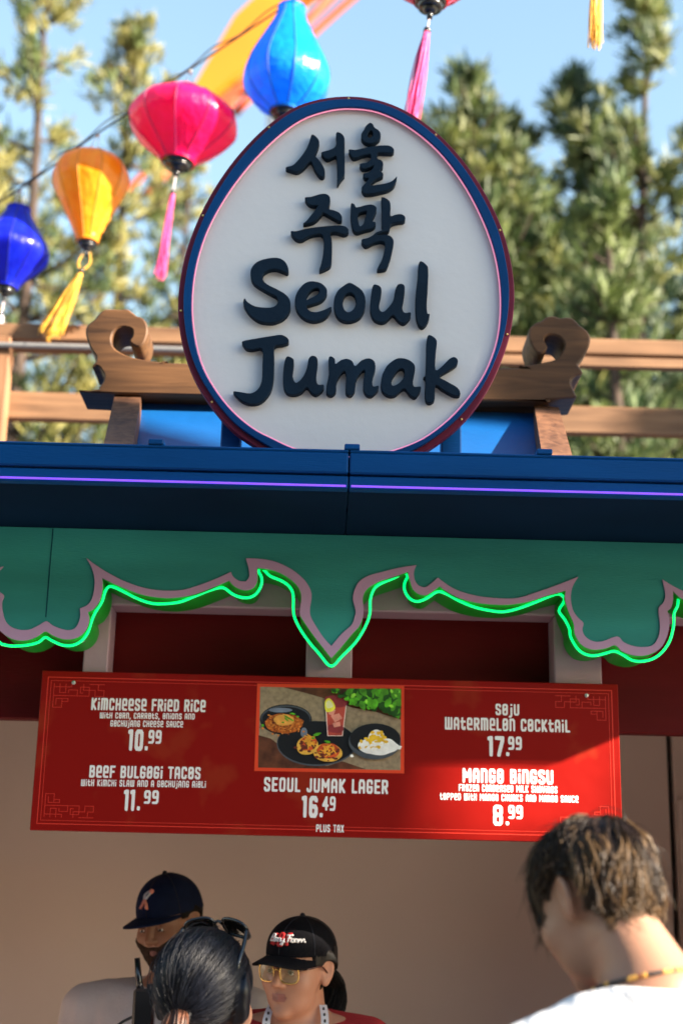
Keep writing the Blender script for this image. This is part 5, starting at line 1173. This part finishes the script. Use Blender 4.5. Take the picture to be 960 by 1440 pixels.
on_cap(p3, g3, sh3, C3, [[(.20, 1.0), (.08, .95), (-.12, .78), (-.05, .5)], [(-.05, .5), (.12, .62), (.38, 1.0)], [(-.02, .52), (.02, .75)]], .0032, M_silver, 'emblem', .05, rad(4), .22)
on_cap(p3, g3, sh3, C3, [[(-.02, .52), (-.16, .22), (-.30, .05)], [(.0, .5), (.14, .25), (.18, .02)], [(.18, .02), (.24, .06)]], .0042, M_salmon, 'emblem', .05, rad(4), .22)
b = MB(); q = sh3(rad(4)-.40*.05/.09, .22+1.0*.05/.105); b.ball(p3.hw(C3+(q-C3)*1.012), .0065, 0, 10, 6); b.build('emblem', M_salmon, g3, True)

# two-way radio clipped to his shirt
rp = at(203, 1416, 3.62); rr_ = empty('two_way_radio', tuple(rp)); tag(rr_, 'black two-way radio with stubby antenna clipped to the bearded worker\'s chest', 'radio')
b = MB(); b.box(rp[0]-.026, rp[0]+.026, rp[1]-.02, rp[1]+.02, rp[2]-.075, rp[2]+.042, 0, .006); bd = b.build('radio_body', M_gblk, rr_)
b = MB(); b.tube([rp+[-.012, 0, .04], rp+[-.016, 0, .06], rp+[-.024, 0, .112]], [.010, .0085, .007], 10); b.build('antenna', M_gblk, rr_, True)
b = MB(); b.tube([rp+[.012, 0, .04], rp+[.012, 0, .052]], .008, 10); b.build('volume_knob', M_gblk, rr_)
b = MB(); b.tube(catmull([rp+[-.02, -.01, -.02], rp+[-.065, -.01, -.05], rp+[-.07, 0, -.12], rp+[-.02, 0, -.2]], 6, False), .0035, 6); b.build('curly_cord', M_gblk, rr_, True)

# --- cashier in black cap and gold-rimmed glasses
H4 = at(420, 1361, 3.55)
p4 = Person('cashier in a black cap, gold-rimmed glasses and red shirt, behind the counter', H4, rad(148), rad(5), rad(-3), .935, body=rad(176), lean=(0, .02), wide=.87, fem=True, slope=.085)
S4 = skin('warm_skin', (.40, .205, .135)); p4.build(S4, mat('rose_lips', (.27, .10, .08), .4), .0027)
M_redshirt = mat('red_cotton', (.30, .008, .012), .8, .1, 15, .2, 140); p4.shirt(M_redshirt, .012, .022, .45, .005, seed=6); p4.trousers(M_black); p4.eyes(); p4.lids(S4, .12)
HB4 = hairmat('black_brown_hair', (.005, .004, .004), (.012, .009, .008), .5, spec=.2)
p4.shell('hair', lambda q: np.maximum(np.maximum(np.minimum(q[:, 1]+.022, np.maximum(q[:, 1]-.040, .010-q[:, 2])), -.085-q[:, 2]-np.clip(-q[:, 1]-.03, 0, .1)*.2), EAR(q, .030)), .008, HB4, .0034, .0012, 120)
pt4 = np.array([.0, -.100, -.005])
def tail4(i, K=9):
    a, r = RNG.uniform(0, 6.28), math.sqrt(RNG.uniform()); t = np.linspace(0, 1, K)[:, None]
    return pt4+np.array([math.cos(a)*.03, 0, math.sin(a)*.015])*r*(1+.6*np.sin(t*2.6))+np.array([-.012, -.035, 0])*np.sin(t*math.pi*.9)+np.array([-.02, .02, -.135])*t**1.15*RNG.uniform(.85, 1.08)
p4.paths('ponytail', tail4, 900, HB4, .0013, 9)
for sg in (-1, 1):
    b = MB(); b.tube([p4.hw((sg*x, y, z)) for x, y, z in ((.013, .0905, .0235), (.024, .0895, .0275), (.036, .082, .0275), (.045, .072, .023))], [.0016, .0024, .0022, .001], 6); b.build('eyebrow', HB4, p4.root, True)
M_bcap = mat('black_cap_cloth', (.004, .004, .006), .85, .2, 40, .15, 220, spec=.1)
g4, sh4, C4 = cap_(p4, M_bcap, M_nseam, C=np.array([0, -.012, .036]), R=np.array([.084, .106, .090]), brim=.080, droop=.024, btilt=.035)
M_redth, M_whth = mat('red_thread', (.48, .012, .016), .6), mat('white_thread', (.72, .70, .70), .6)
blk = []
for x0, gl in ((-1.0, 'K'), (-.36, 'B'), (.28, 'F')): blk += [[(x0+x, y) for x, y in st] for st in GL[gl][1]]
on_cap(p4, g4, sh4, C4, blk, .0042, M_redth, 'embroidered_letters', .040, rad(-4), .22)
SCR = {'B': (.52, [[(.1, 0), (.16, 1), (.42, .95), (.4, .6), (.18, .52), (.46, .4), (.4, .05), (.1, 0)]]), 'e': (.34, [[(.0, .2), (.26, .3), (.22, .48), (.08, .44), (.05, .12), (.18, .0), (.34, .12)]]),
       'r': (.30, [[(.0, .1), (.1, .46), (.22, .42), (.2, .04), (.30, .1)]]), 'y': (.36, [[(.02, .45), (.08, .08), (.24, .12), (.28, .45), (.2, -.35), (.05, -.3), (.36, .1)]]),
       'F': (.46, [[(.0, .95), (.5, 1.0)], [(.25, 1.0), (.15, .0)], [(.1, .5), (.4, .55)]]), 'a': (.38, [[(.3, .42), (.1, .44), (.04, .1), (.2, .02), (.3, .42), (.3, .05), (.38, .1)]]),
       'm': (.56, [[(.0, .1), (.06, .46), (.08, .02), (.18, .46), (.26, .4), (.26, .02), (.38, .46), (.46, .38), (.46, .04), (.56, .08)]]), ' ': (.22, [])}
x = -1.15; scr = []
for c in 'Berry Farm':
    w_, st = SCR[c]; scr += [[(x+a, .30+b_*.52) for a, b_ in q] for q in st]; x += w_*.62*.95 if False else w_*.68
scr = [[((q[0]+1.15)*1.0-1.10, q[1]) for q in st] for st in scr]
on_cap(p4, g4, sh4, C4, scr, .0019, M_whth, 'embroidered_script', .040, rad(-4), .22, off=1.05)
M_gold = mat('gold_metal', (.75, .50, .16), .25, metal=1.0); M_brown = mat('tortoise_plastic', (.06, .018, .014), .25)
M_tint = mat('tinted_lens', (.42, .40, .22), .06, alpha=.28, spec=.9)
spec_frame(p4, np.array([0, .100, -.003]), .049, .043, .014, rad(-6), M_gold, M_tint, .0019, name='glasses', arm=.110, armm=M_brown)
M_lan = mat('white_lanyard', (.62, .60, .62), .7); M_dot = mat('black_print', (.02, .02, .02), .7)
b = MB(); bd_ = MB()
for sg in (-1, 1):
    P = []
    for z, x in ((p4.zn+.045, .060), (p4.zn+.012, .068), (p4.zn-.03, .066), (p4.zn-.08, .058), (p4.zn-.15, .04), (p4.zn-.24, .012)):
        y = np.linspace(-.12, .22, 120); w3 = p4.bw(np.stack([0*y+sg*x, y, 0*y+z], 1)); d = p4.trunk(p4.bl(w3)); j = np.argmax((d[::-1] < .024)); P.append([sg*x, y[::-1][j], z])
    P = catmull(P, 6, False); V = []
    for q in P: V += [p4.bw(q+np.array([-.009, 0, 0])), p4.bw(q+np.array([.009, .001, 0]))]
    b.add(V, [(2*i, 2*i+1, 2*i+3, 2*i+2) for i in range(len(P)-1)])
    for i in range(2, len(P)-1, 2): c = p4.bw(P[i]+np.array([0, .003, 0])); bd_.ball(c, (.0028, .0015, .0045), 0, 8, 5)
ly = b.build('lanyard', M_lan, p4.root); bd_.build('printed_pattern', M_dot, ly)

# dark red upright stand on the counter, glimpsed beyond the tall customer's chin
M_stand = mat('dark_red_plastic', (.17, .008, .012), .4); st = empty('counter_stand', tuple(at(850, 1440, 3.12)*[1, 1, 0]+[0, 0, 1.04]))
tag(st, 'dark red upright stand on the counter behind the tall customer\'s chin', 'stand')
x0, x1 = at(838, 1380, 3.12)[0], at(862, 1380, 3.12)[0]; zt = at(850, 1362, 3.12)[2]
b = MB(); b.box(x0, x1+.02, 3.10, 3.15, 1.052, zt, 0, .006); b.build('upright', M_stand, st); b = MB(); b.box(x0-.04, x1+.06, 3.08, 3.18, 1.0405, 1.0515, 0, .003); b.build('foot_plate', M_stand, st)
# ------------------------------------------------------------------ unseen tree right of the camera, leaves placed to cast the booth's shade
UA = np.array([math.cos(SUN_AZ), math.sin(SUN_AZ), 0]); VA = np.cross(SDIR, UA); VA = VA if VA[2] > 0 else -VA
uv = lambda P: (float(P@UA), float(P@VA))
poly = lambda pts, Y: [uv(at(x, y, Y)) for x, y in pts]
SHADE = [poly([(225, 100), (740, 100), (745, 430), (660, 520), (592, 592), (545, 650), (225, 650)], 2.9), poly([(-700, 612), (1040, 612), (1040, 780), (-700, 780)], YF),
         poly([(-200, 930), (560, 930), (610, 1030), (585, 1110), (600, 1200), (-200, 1200)], YB), poly([(190, 1270), (400, 1270), (400, 1560), (190, 1560)], 2.7),
         poly([(345, 1280), (500, 1285), (540, 1400), (540, 1580), (320, 1580)], 3.55), poly([(345, 1300), (490, 1310), (530, 1400), (530, 1580), (320, 1580)], 3.43), poly([(120, 1350), (430, 1350), (430, 1620), (120, 1620)], 3.85), poly([(690, 440), (850, 440), (850, 585), (690, 585)], 3.36), poly([(912, 565), (1200, 565), (1200, 630), (912, 630)], YD)]
LIT = [poly([(700, 1130), (1150, 1130), (1150, 1560), (700, 1560)], 2.0), poly([(615, 1036), (800, 1036), (930, 1005), (930, 1195), (615, 1195)], YB), poly([(80, 400), (245, 400), (245, 545), (80, 545)], 3.36),
       poly([(667, 500), (720, 470), (690, 600), (600, 645), (560, 650), (600, 598)], 2.9)]
A_ = np.array([p for q in SHADE for p in q]); lo_, hi_ = A_.min(0), A_.max(0)
okp = lambda p: any(inside(p, q) for q in SHADE) and not any(inside(p, q) for q in LIT)
M_leaf = mat('shade_leaf', (.04, .09, .02), .55, .3, 3, trans=.12)
pts = []
while len(pts) < 7000:
    p = RNG.uniform(lo_, hi_)
    if okp(p): pts.append(p)
pts = np.array(pts); dep = RNG.uniform(8.5, 10.2, len(pts))
Cc = pts[:, :1]*UA+pts[:, 1:]*VA+dep[:, None]*SDIR
nr = SDIR+RNG.normal(size=Cc.shape)*.55; nr /= np.linalg.norm(nr, axis=1, keepdims=True)
s1 = np.cross(nr, RNG.normal(size=Cc.shape)); s1 /= np.linalg.norm(s1, axis=1, keepdims=True); s2 = np.cross(nr, s1)
a_, b_ = RNG.uniform(.035, .055, (len(pts), 1)), RNG.uniform(.022, .034, (len(pts), 1))
V = np.stack([Cc-s1*a_, Cc-s1*a_*.3+s2*b_, Cc+s1*a_*.5+s2*b_*.7, Cc+s1*a_, Cc+s1*a_*.5-s2*b_*.7, Cc-s1*a_*.3-s2*b_], 1).reshape(-1, 3)
ctr = Cc.mean(0)
root = empty('shade_caster_tree', (ctr[0], ctr[1], 0)); tag(root, 'unseen broad-leaved tree added at the right to shade the booth front', 'tree')
meshobj('crown', V, np.arange(len(pts))[:, None]*6+np.arange(6)[None, :], M_leaf, root)
tb = ctr-UA*.35; tb[2] = 0; tc_ = ctr-UA*.1
b = MB(); b.tube(catmull([tb, tb+[0, 0, 2], tc_*.5+tb*.5+[0, 0, 1.2], tc_+[0, 0, .6]], 6, False), np.linspace(.13, .04, 19), 12); b.build('trunk', M_bark, root, True)
# unseen dark hall added behind the camera to cut sky light on the booth
M_hall = wood('hall_boards', (.03, .02, .014), (.08, .052, .034), 'z', .8, 1.5); M_hroof = mat('hall_roof', (.05, .045, .045), .8, .3, 3)
hall = empty('sky_block_hall', (-4, -9, 0)); tag(hall, 'unseen dark timber hall added opposite the booth to block low sky light', 'building')
b = MB(); b.box(-22, 7, -15, -8, 0, 5.2); b.build('wall', M_hall, hall)
b = MB(); b.add([(-23, -7.2, 5.0), (8, -7.2, 5.0), (8, -11.5, 8.6), (-23, -11.5, 8.6), (-23, -15.8, 5.0), (8, -15.8, 5.0)], [(0, 1, 2, 3), (3, 2, 5, 4), (0, 3, 4), (1, 5, 2)]); b.build('roof', M_hroof, hall)
for k in range(6):
    x = -19+k*4.4; b = MB(); b.box(x-.5, x+.5, -7.995, -7.9, 1.0, 3.0, 0, .02); b.build('window', mat('hall_window', (.02, .025, .03), .1), hall)
